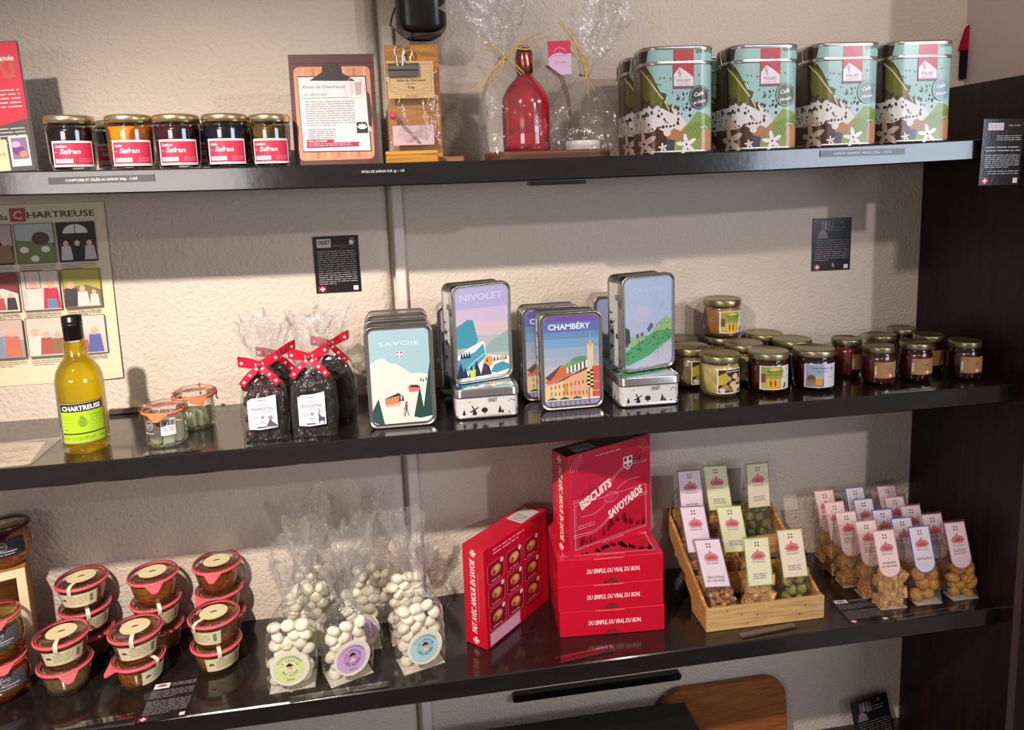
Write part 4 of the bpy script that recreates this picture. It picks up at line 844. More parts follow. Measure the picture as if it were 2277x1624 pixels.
def picture_tin(name, label, kind, loc, rz=0., stand=True, tilt=0., side=True, art=True, roll=0.):
    if stand: rot = Euler((PI/2+tilt, 0, 0)).to_matrix().to_4x4(); rot = Matrix.Rotation(rz, 4, 'Z') @ Matrix.Rotation(roll, 4, 'Y') @ rot
    else: rot = Matrix.Rotation(rz, 4, 'Z')
    t = thing('picture_tin', label, 'biscuit tin', loc, group='picture biscuit tins'); t.rotation_euler = rot.to_euler()
    r = .017; oy = TL/2 if stand else 0; oz = -TT if stand else 0    # standing: bottom edge at the origin, lid face at front
    T = Matrix.Translation((0, oy, oz)) @ Matrix.Diagonal((1, 1 if stand else .89, 1, 1))
    q = rrect(TW*.975, TL*.985, r*.95, 6); lz = TT-.018
    b = M(); b.loft([[(x*s, y*s, z) for x, y in q] for s, z in ((.96, 0), (.99, .001), (1.005, .003), (1.005, .006), (.99, .0075), (.99, lz+.006))], 'metal_dull', '#c4c2be', True, True, False)
    if side: tin_side(b, TW*.975*.99, TL*.985*.99, .0085, lz, r*.9)
    b.build('body', t, None, T)
    q = rrect(TW, TL, r, 6); P = [(1.0, lz), (1.004, lz-.0005), (1.004, lz+.0012), (1.0, lz+.002), (1.0, TT-.003), (.988, TT-.0008), (.975, TT), (.962, TT), (.945, TT-.002), (.93, TT-.0025), (.4, TT-.0025)]
    b = M(); qs = lambda s: [(x-(1-s)*TW/2*(1 if x > 0 else -1)*1.0, y-(1-s)*TW/2*(1 if y > 0 else -1)) for x, y in q]
    b.loft([[(x, y, z) for x, y in qs(s)] for s, z in P[:-1]], 'metal', '#cfcdca', True, False, True)
    ld = b.build('lid', t, None, T)
    if art:
        m = M(); ar = Art(top(0, 0, TT-.0024), m, 'print_gloss', 0, 2.5e-5); tin_art(ar, kind); m.build('lid_picture', ld, None, T)
    if stand:
        for yy in (TL*.28, -TL*.12): b = M(); b.box((-TW/2-.0025, yy-.006, lz-.008), (-TW/2+.001, yy+.006, lz+.002), 'metal', '#cfcdca', .001); b.build('hinge', ld, None, T)
    return t
# origin of a standing tin is the bottom edge at its front face
picture_tin('t', 'SAVOIE ski-slope tin at the front of the leftmost trio', 'savoie', (-.0245, -.285, Z2+.0003), .01)
picture_tin('t', 'SAVOIE tin in the middle of the leftmost trio', 'savoie', (-.028, -.2125, Z2+.0003), .0)
picture_tin('t', 'SAVOIE tin at the back of the leftmost trio', 'savoie', (-.030, -.1425, Z2+.0003), -.01)
picture_tin('t', 'white-sided tin lying flat under the purple-sky NIVOLET tin', 'nivolet', (.154, -.177, Z2+.0003), .0, False)
picture_tin('t', 'purple-sky NIVOLET tin standing on top of the flat white-sided tin', 'nivolet', (.157, -.219, Z2+TT+.0008), .30)
picture_tin('t', 'CHAMBÉRY street tin at the front of the middle pair', 'chambery', (.344, -.258, Z2+.0003), -.0)
picture_tin('t', 'CHAMBÉRY tin just behind the front one, shifted to the left', 'chambery', (.318, -.178, Z2+.0003), .02)
picture_tin('t', 'white-sided tin lying flat under the blue-sky vineyard tin', 'velo', (.514, -.186, Z2+.0003), -.01, False)
picture_tin('t', 'blue-sky tin with green vineyard and cyclist, standing on another tin', 'velo', (.530, -.228, Z2+TT+.0008), .26)

# honey jars
def honey_jar(name, label, x, y, z, fill, lab, rz=0., r=.0455, h=.0945, small=False, group='gold-lidded honey jars'):
    t = thing(name, label, 'honey jar', (x, y, z+.0003), rz, group); lr = r*1.01 if not small else r*.95
    b = M(); b.lathe([(0, .002), (r*.8, .002), (r*.88, 0), (r*.97, .006), (r, .014), (r, h*.68), (r*.94, h*.78), (r*.9, h*.82), (r*.9, h*.86)], 'thin_glass', '#ffffff', 44); gl = b.build('glass', t)
    b = M(); b.lathe([(0, .004), (r*.84, .004), (r*.95, .012), (r*.965, h*.67), (r*.9, h*.77), (0, h*.775)], 'jam', fill, 36); b.build('honey', t)
    b = M(); b.lathe([(lr*.96, h*.835), (lr, h*.84), (lr*1.005, h*.87), (lr, h*.975), (lr*.975, h), (lr*.9, h+.0004), (lr*.87, h-.0008), (0, h-.0008)], 'gold_lid', '#a39a74' if not small else '#93896c', 44); b.build('lid', t)
    if lab:
        ar = Art(round_(r+.0004, 0, 0), None, 'paper', .003)
        if lab == 'nut':
            w = .031; ar.rect(-w, .011, w, .068, '#e4dfd0'); ar.rect(-w+.0025, .0135, w-.0025, .0655, '#2f2218'); ar.poly([(-w+.0025, .052), (-.012, .06), (-.002, .045), (-.012, .033), (-w+.0025, .03)], '#b5a022')
            for x_, y_, s, c in ((-.006, .045, .008, '#b39468'), (.012, .05, .008, '#d9c7a2'), (.02, .04, .008, '#c7ae84'), (.006, .032, .009, '#cdb48a'), (-.012, .025, .009, '#a07c52'), (.012, .022, .01, '#d6c09a'), (-.02, .019, .007, '#cbbfa9'), (.0, .019, .006, '#8d5a38'), (.022, .025, .006, '#e0d6c0')): ar.ell(x_, y_, s, s*.8, c, 12, x_*20)
            ar.text('Olivier Traitement', .006, .06, .0035, '#e8e4da', w=.036, bold=.02)
        elif lab in ('bee', 'bee2'):
            w = .038; ar.rect(-w, .013, w, .068, '#dcd8dc'); ar.rect(-w+.004, .015, .012, .066, '#a9b06a'); ar.poly([(-w+.004, .038), (.012, .038), (.018, .056), (.012, .066), (-w+.004, .066)], '#8f9a3c')
            ar.ell(-.004, .06, .012, .004, '#c9c03a'); ar.poly([(-.02, .036), (.003, .038), (.007, .015), (-.022, .015)], '#d8a21c'); 
            for k in range(5): ar.ell(-.018+k*.005, .034-(k % 2)*.006, .002, .008, '#7a3a1c' if k % 2 else '#e0b030', 8)
            ar.rect(-w+.004, .03, -.024, .05, '#6a4a3a'); ar.text('Olivier Traitement', -.005, .054, .0032, '#39401c', w=.034, bold=.02); ar.micro(-.02, .046, .012, .051, 2, '#4c5426')
            ar.cross(.027, .06, .004, '#9d98a4', .2); ar.micro(.014, .04, .036, .043, 1, '#8f8a96'); ar.poly([(.016, .016), (.021, .016), (.024, .026), (.02, .03)], '#4c4a50'); ar.micro(.028, .018, .035, .022, 1, '#aaa6b0')
        elif lab == 'hive':
            w = .040; ar.rect(-w, .011, w, .066, '#d5d0dc'); ar.rect(-w+.004, .013, .004, .064, '#8fa3bf'); ar.poly([(-w+.004, .013), (.004, .013), (.004, .03), (-.01, .034), (-w+.004, .03)], '#8a7a84'); ar.ell(-.024, .033, .009, .008, '#5f4a4c'); ar.rect(-.015, .017, -.001, .033, '#c79a4c'); ar.rect(-.016, .033, .0, .036, '#d8b95c'); ar.ell(-.023, .026, .007, .004, '#8a6a2c')
            ar.text('Olivier Traitement', -.004, .055, .0034, '#3f4a5f', w=.038, bold=.02); ar.micro(-.014, .046, .012, .051, 2, '#5f6a80'); ar.cross(.024, .055, .0045, '#7d7888', .2); ar.micro(.012, .034, .034, .037, 1, '#8f8a9a')
        elif lab == 'kraft':
            w = .034; z0, z1 = .02, .058; ar.rect(-w, z0, w, z1, '#a57a50'); ar.rect(-w+.001, z0+.006, -w+.006, z1-.01, '#cdb9a8'); ar.rect(w-.004, z0+.016, w-.001, z0+.024, '#d8c5ac')
            ar.ring(.002, .043, .007, .0006, '#80583a', 16); ar.ell(.002, .0425, .003, .0024, '#6a4228', 8); ar.micro(-.012, .0315, .015, .0335, 1, '#80583a', 2); ar.cross(.002, .026, .0045, '#f2e0c8', .28)
        ar.m.build('paper_label', gl)
    return t
HJ = .0955
HC = [('pale cream honey jar with walnut label, front left of its cluster', .697, -.226, '#cdbb77', 'nut', .15), ('dark red honey jar with green and white label, front middle of its cluster', .812, -.233, '#4a100d', 'bee', -.05), ('near-black honey jar with pale blue label, front right of its cluster', .922, -.239, '#330b0e', 'hive', -.1),
      ('olive-brown honey jar with yellow label behind the pale cream one', .664, -.139, '#8a7448', 'nut', .3), ('amber honey jar behind the gap between the cream and red jars', .796, -.14, '#a0702a', 'bee', .0), ('dark honey jar directly behind the near-black blue-labelled one', .925, -.137, '#2a0c0c', '', 0.),
      ('dark honey jar against the wall in the right of its cluster', .895, -.052, '#2a0c0c', '', 0.), ('honey jar against the wall beside the vineyard tin, lid only showing', .672, -.046, '#3a2414', '', 0.), ('honey jar supporting the stacked topmost jar', .782, -.052, '#7a5322', '', 0.)]
for lb, x, y, f, la, rz in HC: honey_jar('honey_jar', lb, x, y, Z2, f, la, rz)
honey_jar('honey_jar', 'amber honey jar stacked on another one, topmost of its cluster', .782, -.052, Z2+HJ, '#b98a4c', 'bee', .25)
SC_ = [('small kraft-labelled honey jar at the front left of the right cluster', 1.081, -.245, 'kraft', .12, '#5c1f0a'), ('small kraft-labelled honey jar, middle of the front row on the right', 1.180, -.24, 'kraft', .1, '#47110b'), ('small kraft-labelled honey jar at the far right by the dark panel', 1.295, -.258, 'kraft', .05, '#3a0d10'),
       ('small honey jar left of the right cluster, behind its front row', 1.056, -.158, 'kraft', .7, '#7a2c0a'), ('small dark jar behind the gap of the two front kraft-labelled jars', 1.158, -.145, 'kraft', .4, '#4c1a0c'), ('small dark jar at the very back of the right cluster', 1.255, -.092, 'kraft', .2, '#4c1a0c'), ('small dark jar behind the farthest-right kraft-labelled one', 1.262, -.178, 'kraft', .3, '#3c120e')]
for lb, x, y, la, rz, f in SC_: honey_jar('honey_jar', lb, x, y, Z2, f, la, rz, .0368, .0915, True, 'small kraft-labelled honey jars')
picture_tin('t', 'tin against the wall behind the NIVOLET tin, only its left edge showing', 'nivolet', (.134, -.0745, Z2+.0003))
picture_tin('t', 'grey-blue tin against the wall, half hidden behind the vineyard tin', 'velo', (.513, -.0745, Z2+.0003))
# ================================================================ THIRD SHELF
HT = .0635
def terrine(label, x, y, lvl, fill, rz=0., tab=None, side=None, lidlab=True, group='terrine jars in stacks', z0=Z3, dark=False):
    t = thing('terrine_jar', label, 'terrine jar', (x, y, z0+.0004+lvl*(HT+.0003)), rz, group)
    R1 = .0515; b = M()
    b.lathe([(0, .003), (.036, .003), (.0385, 0), (.0405, .002), (.0445, .018), (.049, .04), (R1, .051), (R1+.0015, .0525)], 'thin_glass', '#ffffff', 48); b.build('glass', t)
    b = M(); b.lathe([(0, .005), (.0375, .005), (.042, .018), (.0465, .039), (.0485, .046), (0, .0475)], 'food', fill, 40); b.build('terrine', t)
    ring = '#e0606a' if not dark else '#4a1220'
    b = M(); weck_ring(b, .0525, .055, tab, ring); b.build('rubber_ring', t)
    b = M(); b.lathe([(.0525, .058), (.0525, .0605), (.0505, .0627), (.046, .0633), (.044, .0620), (0, .0620)], 'thin_glass', '#ffffff', 48); b.build('glass_lid', t)
    if lidlab:
        b = M(); ar = Art(top(0, 0, .0621), b); ar.ell(0, 0, .030, .030, '#dfd3a6', 32); ar.ell(0, -.001, .008, .006, '#5b5440', 14, a0=0, a1=PI); ar.ring(0, 0, .0265, .0004, '#cdc08e', 32)
        for k in range(14): a = 2*PI*k/14; ar.n -= ar.dz; ar.ell(.0225*math.cos(a), .0225*math.sin(a), .0014, .0008, '#a79b70', 6, a)
        b.build('lid_sticker', t)
    if side is not None:
        ar = Art(lambda u, v, n: ((.0405+(v-.002)*.215+n+.0012)*math.sin(side+u/.047), -(.0405+(v-.002)*.215+n+.0012)*math.cos(side+u/.047), v), None, 'paper', .003)
        ar.rect(-.042, .01, .04, .044, '#d9cfa4'); ar.rect(-.04, .012, .038, .042, '#e3dab2'); ar.ell(-.029, .026, .006, .006, '#5c5a3c', 12, a0=0, a1=PI); ar.micro(-.02, .017, .018, .038, 4, '#a9a079', int(abs(x*99)), .8)
        for k in range(8): ar.n -= ar.dz; ar.rect(.024, .018+k*.0026, .031, .0194+k*.0026+(k % 3)*.0004, '#4b4940')
        ar.m.build('side_label', t)
        a = side-.25; b = M(); P = [(.028, .0622), (.046, .0636), (.0532, .0606), (.0558, .0585), (.0556, .052), (.0525, .042)]
        b.loft([[(r*math.sin(a+s*.085*.05/r), -r*math.cos(a+s*.085*.05/r), z+.0004) for s in (-1, 1)] for r, z in P], 'paper', '#e6dcc0', True, False, False, None, False); b.build('seal_strip', t)
    return t
AF, BF, CF = (-.783, -.178), (-.628, -.192), (-.470, -.170)
AB, BB, CB = (-.781, -.064), (-.622, -.076), (-.485, -.0555)
br, og, pl = '#c98a58', '#e09440', '#d3b070'
terrine('terrine jar on top of the front left stack, cream label in front', *AF, 1, br, .45, None, -.02)
terrine('pale terrine jar at the bottom of the front left stack, pink tab in front', *AF, 0, pl, .0, .5, None)
terrine('terrine jar on top of the front middle stack, cream label in front', *BF, 1, '#d59c60', .38, None, .05)
terrine('orange terrine jar at the bottom of the front middle stack, pink tab to the left', *BF, 0, og, .0, -.95, 1.3)
terrine('terrine jar on top of the front right stack, its cream label on the left', *CF, 1, '#cf9a66', .3, None, -.65)
terrine('terrine jar at the bottom of the front right stack, cream label to the right', *CF, 0, '#dba04e', .3, None, .3)
terrine('terrine jar on top of the back left stack, cream label with barcode', *AB, 2, '#cc845c', .4, None, -.25)
terrine('second terrine jar of the back left stack, just under the topmost', *AB, 1, '#a8583c', .4, None, .35)
terrine('lowest terrine jar of the back left stack, in shadow', *AB, 0, '#a8583c', .4, None, None)
terrine('orange terrine jar on top of the back middle stack, pink tab facing front', *BB, 2, og, .35, .0, None)
terrine('second terrine jar of the back middle stack, cream label below the tab', *BB, 1, '#d59c60', .4, None, .3)
terrine('lowest terrine jar of the back middle stack, in shadow', *BB, 0, br, .4, None, None)
terrine('brown terrine jar on top of the back right stack, pink tab facing front', *CB, 2, '#d48444', .3, -.25, None)
terrine('second terrine jar of the back right stack, pink tab facing front', *CB, 1, '#dba268', .3, -.9, None)
terrine('lowest terrine jar of the back right stack, mostly hidden', *CB, 0, br, .4, None, None)

# pale wooden crate on its side at the far left, with jars
t = thing('open_crate', 'pale wooden crate standing on its side at the far left of the third shelf', 'crate', (-.868, -.118, Z3+.0003), .37)
xr, yf, hh = .0, .0, .252
for nm, lo, hi in (('side_board', (-.012, 0, 0), (0, .085, hh)), ('top_board', (-.248, 0, hh-.012), (-.012, .085, hh)), ('bottom_board', (-.248, 0, 0), (-.012, .085, .012)), ('side_board', (-.26, 0, 0), (-.248, .085, hh)), ('back_panel', (-.26, .085, 0), (0, .091, hh))):
    b = M(); b.box(lo, hi, 'wood', '#b07838', .001); b.build(nm, t)
for lo, hi in (((-.26, -.005, 0), (-.242, 0, hh)), ((-.018, -.005, 0), (0, 0, hh)), ((-.242, -.005, hh-.018), (-.018, 0, hh)), ((-.242, -.005, 0), (-.018, 0, .016))):
    b = M(); b.box(lo, hi, 'smooth_paint', '#e8d7ae', .001); b.build('front_strip', t)['label'] = 'pale cream front strip'
def round_jar(label, x, y, z, fill, ringc, lab, rz=.55):
    t = thing('preserve_jar', label, 'preserve jar', (x, y, z), rz, 'round preserve jars at the far left'); h = .098
    b = M(); b.lathe([(0, .003), (.026, .003), (.030, 0), (.037, .005), (.0475, .022), (.051, .042), (.049, .062), (.043, .078), (.0435, .083), (.046, .085)], 'thin_glass', '#ffffff', 48); b.build('glass', t)
    b = M(); b.lathe([(0, .005), (.03, .005), (.045, .022), (.0485, .042), (.0465, .062), (.042, .072), (0, .073)], 'food', fill, 40); b.build('preserve', t)
    b = M(); weck_ring(b, .0465, .0875, -.0, ringc, .014); b.build('rubber_ring', t)
    b = M(); b.lathe([(.0465, .0905), (.0465, .0935), (.044, .0965), (.034, .0975), (.032, .0955), (0, .0955)], 'thin_glass', '#ffffff', 44); b.build('glass_lid', t)
    ar = Art(lambda u, v, n: (lambda r: (r*math.sin(u/.05), -r*math.cos(u/.05), v))(.0515-abs(v-.045)**2*4.2+n+.0008), None, 'paper', .003)
    ar.rect(-.042, .034, .042, .072, lab); ar.ell(.0, .0585, .0085, .0085, '#d9c8cc', 20); ar.ell(0, .0585, .0077, .0077, lab, 20); ar.line([(-.006, .057), (-.003, .061), (0, .058), (.003, .062), (.006, .057)], .001, '#d9c8cc')
    ar.text('Sauce Provençale' if fill != '#b59c3c' else 'Soupe paysanne', .0, .045, .0038, '#e9e3e3', w=.05, bold=.02); ar.micro(-.02, .038, .022, .0425, 1, '#cfc6c8', 2); ar.rect(-.042, .034, -.036, .072, '#e3dcd8')
    ar.m.build('paper_label', t)
round_jar('orange preserve jar with grey label, bottom one at the far left', -.905, -.186, Z3+.0004, '#e0701e', '#e0606a', '#4a484e')
round_jar('greenish preserve jar with grey label, stacked on the orange one at far left', -.905, -.186, Z3+.0010+.0975, '#b59c3c', '#e0606a', '#4a484e')
round_jar('preserve jar with dark lid ring standing on top of the pale wooden crate', -.915, -.088, Z3+.0008+hh, '#d8803a', '#4a1220', '#26242c', .35)

# candy bags
def candy_bag(label, x, y, rz, c1, c2, seed, flav='', n=40, lab=True, H=.3, hc=.135, w=.096, d=.062, lean=(0, 0)):
    t = thing('candy_bag', label, 'sweet bag', (x, y, Z3+.0004), rz, 'clear bags of white sweets')
    pebbles(t, 'white_sweet', n, w*.94, d*.9, hc, (.0158, .0152, .0112), '#f3ecd6', 'sugar', seed, jit=.5)
    b = M(); b.box((-w/2+.001, -d/2+.001, .0), (w/2-.001, d/2-.001, .0006), 'paper', '#d9d3c4'); b.build('base_card', t)
    b = M(); sack(b, w*1.06, d*1.12, hc+.055, .30, seed, 'clear_bag', k=13, shoulder=.68, amp=.035, lean=lean); b.build('clear_wrap', t)
    b = M(); fan(b, lean, .013, .046, hc+.052, H, seed+3, (lean[0]*.6, 0), amp=.25, flat=.55); b.build('cellophane_top', t)
    if lab:
        rr = .040; cy = .060; ar = Art(lambda u, v, nn: (u, -d*.56-.0035-nn-.003*math.cos(u/.03), v), None, 'paper', .008)
        ar.ell(0, cy, rr, rr, '#ded9c8', 40); ar.ell(-.002, cy-.002, rr*.8, rr*.8, c1, 32); ar.ell(-.0, cy, rr*.5, rr*.5, c2, 28)
        ar.arc_text('LE CRETIN', 0, cy, .0155, .0042, '#6f6c4c' if 'c' in c1[:0] else '#5d5a5a', PI/2, 2.3, bold=.02); ar.arc_text('DES ALPES', 0, cy, .0175, .0042, '#5d5a5a', -PI/2, 2.2, True, bold=.02)
        for k in range(20):
            a = .5+k*(PI-1.0)/19; ar.n -= ar.dz; ar.line([(.0245*math.cos(a), cy+.0245*math.sin(a)), (.029*math.cos(a), cy+.029*math.sin(a))], .0011, '#8f8c80')
        ar.text(flav, 0, cy-.027, .0035, '#7a7868', w=.016)
        ar.ell(0, cy+.002, .0045, .0055, '#c99a86', 12); ar.poly([(-.007, cy-.009), (.007, cy-.009), (.004, cy-.002), (-.004, cy-.002)], '#d9c9b0'); ar.ell(0, cy+.0065, .0085, .0016, '#2f1f1a', 14); ar.ell(0, cy+.0085, .0045, .0035, '#2f1f1a', 12); ar.ell(0, cy-.002, .0025, .0014, '#e9e2da', 8)
        for q in (-1, 1): ar.line([(q*.009-.005, cy-.041+q*.0005), (q*.009+.004, cy-.039+q*.001)], .002, '#5c4c40')
        ar.m.build('round_sticker', t)
    return t
candy_bag('bag of white sweets with green round sticker, front left', -.292, -.268, .06, '#cdd79a', '#d8df9c', 51, 'GÉNÉPI', lean=(.008, 0))
candy_bag('bag of white sweets with purple round sticker, front middle', -.176, -.262, .38, '#c7a2d2', '#b98cc8', 52, 'MYRTILLE', hc=.118, H=.28, lean=(.0, 0))
candy_bag('bag of white sweets with blue round sticker, front right', -.018, -.255, .30, '#a9cbd2', '#8fbcc6', 53, '', lean=(-.0, 0), H=.29)
candy_bag('bag of white sweets with green sticker right behind the front green one', -.270, -.160, .0, '#cdd79a', '#c3cf80', 54, '', 24, hc=.15, H=.31)
candy_bag('bag of white sweets with purple sticker behind the front purple one', -.150, -.165, .1, '#c7a2d2', '#b07cc0', 55, '', 24, hc=.14, H=.3, w=.086)
candy_bag('yellowish bag of white sweets behind the front blue one', -.042, -.155, .1, '#d9d4b8', '#d8cf9a', 56, '', 24, False, .31, .15, .086)
candy_bag('bag with green sticker at the back against the wall, tallest wrap', -.262, -.066, .0, '#cdd79a', '#a9bd6a', 57, '', 24, hc=.175, H=.335)
candy_bag('bag without visible sticker at the back, behind the purple pair', -.125, -.062, .0, '#d9d4b8', '#d8cf9a', 58, '', 20, False, .33, .15)

# red biscuit boxes
BW, BT = .248, .0635
RED, RD2 = '#c30d2b', '#a80d2a'
def box_cover(ar):      # the square front picture, centred
    w = BW/2-.012; ar.rect(-BW/2+.001, -BW/2+.001, BW/2-.001, BW/2-.001, '#c4193a')
    ar.poly(rrect(2*w, 2*w, .02), '#bd1338'); ar.poly([(-w, -w+.02), (-w+.02, -w), (w-.02, -w), (w, -w+.02), (w, -.03), (-w, -.06)], '#b50d2e')
    R = random.Random(9)
    for k in range(34): x = R.uniform(-w+.004, w-.008); s = R.uniform(.012, .032); y = -w+R.uniform(.006, .014)+.03*math.exp(-((x-.02)/.04)**2); ar.n -= ar.dz; ar.poly([(x-s*.25, y), (x+s*.25, y), (x, y+s)], '#9c0c2e')
    for k in range(18): x = R.choice((R.uniform(-.1, -.03), R.uniform(.06, .1))); s = R.uniform(.015, .035); y = .03+.25*x+R.uniform(-.004, .01); ar.n -= ar.dz; ar.poly([(x-s*.22, y), (x+s*.22, y), (x, y+s)], '#a81235')
    wv = lambda x, y0: y0+.33*x+.012*math.sin(x*38)
    xs = [-.112+.0112*k for k in range(21)]
    ar.poly([(x, wv(x, .03)) for x in xs]+[(x, wv(x, -.045)) for x in xs[::-1]], '#c30d38')
    for o_, th in ((.032, .0012), (.037, .0008), (-.047, .0012), (-.052, .0008)): ar.line([(x, wv(x, o_)) for x in xs], th, '#f0b9c0')
    ar.line([(x, wv(x, -.005)) for x in xs[2:-2]], .0009, '#f0b9c0'); ar.ell(0, -.006, .024, .010, '#c8294c', 20, .5); ar.ring(0, -.006, .02, .0008, '#f0b9c0', 20, ry=.012)
    ar.text('BISCUITS', -.042, .004, .020, '#f3dcd8', w=.098, bold=.05, rot=.40, shear=.1); ar.text('SAVOYARDS', .046, -.038, .020, '#f3dcd8', w=.112, bold=.05, rot=.40, shear=.1)
    ar.poly([(.038, .083), (.066, .083), (.066, .06), (.052, .048), (.038, .06)], '#f3dcd8'); ar.poly([(.041, .080), (.063, .080), (.063, .062), (.052, .052), (.041, .062)], '#6a1428'); ar.cross(.052, .068, .0115, '#f3dcd8', .3)
    ar.frame(-w+.004, -w+.004, w-.004, -.0, .0012, '#f0b9c0', 0); ar.frame(-w+.008, -w+.008, w-.008, .0, .0008, '#e58a9a', 0)
    for k in range(4): ar.ring(w-.03, w-.03, .018+k*.006, .0008, '#e9a3ae', 12, 0, PI/2); ar.ring(-w+.03, w-.03, .018+k*.006, .0008, '#e9a3ae', 12, PI/2, PI)
    ar.micro(-.045, w-.008, .03, w-.003, 1, '#f0b9c0', 3); ar.micro(-.03, -w-.002, .035, -w+.002, 1, '#f0b9c0', 4)
    ar.micro(-.1, -.062, -.05, -.05, 2, '#e58a9a', 5)
def red_box(label, loc, rz, pose, group='red biscuit boxes'):
    # local: x width, y depth, z height.  flat: cover up.  stand: cover to -y
    if pose == 'flat': w, d, h = BW, BW, BT
    else: w, d, h = BW, BT, BW-.006
    t = thing('biscuit_box', label, 'biscuit box', loc, rz, group)
    b = M(); b.box((0, 0, 0), (w, d, h), 'print_gloss', RED, .0012)
    if pose != 'back': b.box((-.0006, .006, .004), (0, d-.004, h-.004), 'print_gloss', '#a00c24') if 0 else None
    def sidetext(up):   # on the x=0 side
        m = b; f = lambda u, v, n: (-n, d/2-u, h/2+v); ar = Art(f, m, 'print_gloss')
        r_ = PI/2 if up else -PI/2; ar.text('FAIT AVEC AMOUR EN SAVOIE', .004 if up else -.004, 0, .0145, '#f3dcd8', w=h*.74, bold=.03, shear=.2, rot=r_); ar.micro(-.012*(-1 if up else 1)-.001, -.06, -.012*(-1 if up else 1)+.001, .06, 40, '#e9a3ae', 3, .6)
        for s in (-1, 1): ar.cross(0, s*h*.44, .009, '#f3dcd8', .25); ar.ring(0, s*h*.44, .008, .001, '#f3dcd8', 14)
    if pose == 'flat':
        m = b; ar = Art(front(w/2, 0, 0), m, 'print_gloss'); ar.text('DU SIMPLE, DU VRAI, DU BON.', .006, h*.42, .0105, '#f3dcd8', w=.125, bold=.03, shear=.1); ar.micro(-.04, h-.004, .03, h-.0015, 1, '#f0c9cc', 3)
        ar = Art(top(w/2, d/2, h), m, 'print_gloss'); box_cover(ar)
        b.add([(w/2+.018*math.cos(PI*k/8), -.0006, .001+.013*math.sin(PI*k/8)) for k in range(9)], [tuple(range(9))], 'paper', '#7a1a1c')
    else:
        sidetext(pose == 'back'); m = b; ar = Art(front(w/2, 0, h/2), m, 'print_gloss')
        if pose == 'stand': box_cover(ar)
        else:
            R = random.Random(3)
            ar.micro(-.09, .095, .03, .112, 2, '#f0b9c0', 4, .8)
            for i in range(3):
                for j in range(3):
                    cx, cy = -.082+i*.068, .055-j*.056
                    P = [(cx+a, cy+b_) for a, b_ in rrect(.06, .05, .01)]; ar.poly(P, '#8e0d24'); ar.line(P+[P[0]], .001, '#e9a3ae')
                    cc = R.choice(('#d9a75c', '#c98f4a', '#c79a66', '#b98a50')); ar.ell(cx, cy+.003, .018, .012, cc, 16, R.uniform(-.4, .4)); ar.ell(cx+.004, cy+.006, .010, .006, '#e0b878', 12); ar.ell(cx-.007, cy-.001, .006, .006, '#8a5a2c', 10)
                    ar.ell(cx+.022, cy+.018, .0055, .0055, '#f3e6e2', 12); ar.text(str(1+i+3*j), cx+.022, cy+.0162, .0035, '#c30d2b'); ar.micro(cx-.018, cy-.021, cx+.014, cy-.016, 1, '#f3dcd8', i*3+j)
            ar.rect(-.116, -.116, .0, -.083, '#d98aa6'); ar.micro(-.11, -.112, -.006, -.086, 6, '#f3dce4', 6)
        ar = Art(top(w/2, d/2, h), m, 'print_gloss')
        if pose == 'back': ar.rect(.03, -.024, .105, .022, '#c9c3be'); ar.micro(.035, -.02, .07, .016, 5, '#6a6462', 3)
        else: ar.rect(-w/2+.002, -d/2+.002, w/2-.002, d/2-.002, '#2a0f12'); ar.rect(-.09, -.02, -.03, .018, '#9a948f'); ar.micro(-.085, -.016, -.05, .014, 4, '#6a6462', 2)
    b.build('carton', t)
    return t
for k, nm in enumerate(('bottom red biscuit box of the stack of three', 'middle red biscuit box of the stack of three', 'top red biscuit box of the flat stack, under the standing one')):
    red_box(nm, (.3035+(.001, -.001, .0)[k], -.2365, Z3+.0004+k*(BT+.0004)), (-.075, -.07, -.06)[k], 'flat')
red_box('red biscuit box standing upright on the flat stack, crest on its front', (.334, -.229, Z3+.0016+3*(BT+.0003)), .40, 'stand')
red_box('red biscuit box standing turned on the shelf, back with nine biscuit pictures', (.133, -.249, Z3+.0004), .775, 'back')

# wooden stepped crate
t = thing('stepped_crate', 'pine display crate rising in steps, holding nine biscuit packets', 'crate', (.643, -.277, Z3+.0004), -.008); cw = .292
side = [(0, 0), (0, .056), (.012, .057), (.265, .178), (.265, .132), (.09, .03), (.084, 0)]
for sx in (0, cw-.008):
    b = M(); b.loft([[(sx+dx, y, z) for y, z in side] for dx in (0, .008)], 'wood', '#c08c4e', False, True, True); b.build('side_board', t)
for nm, lo, hi, c in (('front_board', (-.001, -.008, 0), (cw+.001, 0, .057), '#cda56c'), ('lower_floor', (.008, 0, .012), (cw-.008, .085, .018), '#b98a50'), ('step_board', (.008, .085, .03), (cw-.008, .091, .085), '#b98a50'), ('middle_floor', (.008, .091, .052), (cw-.008, .172, .058), '#b98a50'), ('step_board', (.008, .172, .075), (cw-.008, .178, .125), '#b98a50'), ('upper_floor', (.008, .178, .094), (cw-.008, .258, .1), '#b98a50'), ('back_board', (.008, .258, .09), (cw-.008, .265, .178), '#a87a45')):
    b = M(); b.box(lo, hi, 'wood', c, .0008)
    if nm == 'front_board':
        ar = Art(front(0, -.008, 0), b, 'wood')
        for x, z in ((.085, .035), (.05, .048), (.245, .04), (.23, .018), (.1, .012), (.125, .03)): ar.ell(x, z, .0025, .0018, '#8a5a30', 10)
    b.build(nm, t)
b = M(); b.tube([(.004, .245, .17), (.01, .255, .21), (.03, .262, .235)], .0015, 'fibre', '#b8b0a8', 5); b.build('string', t)

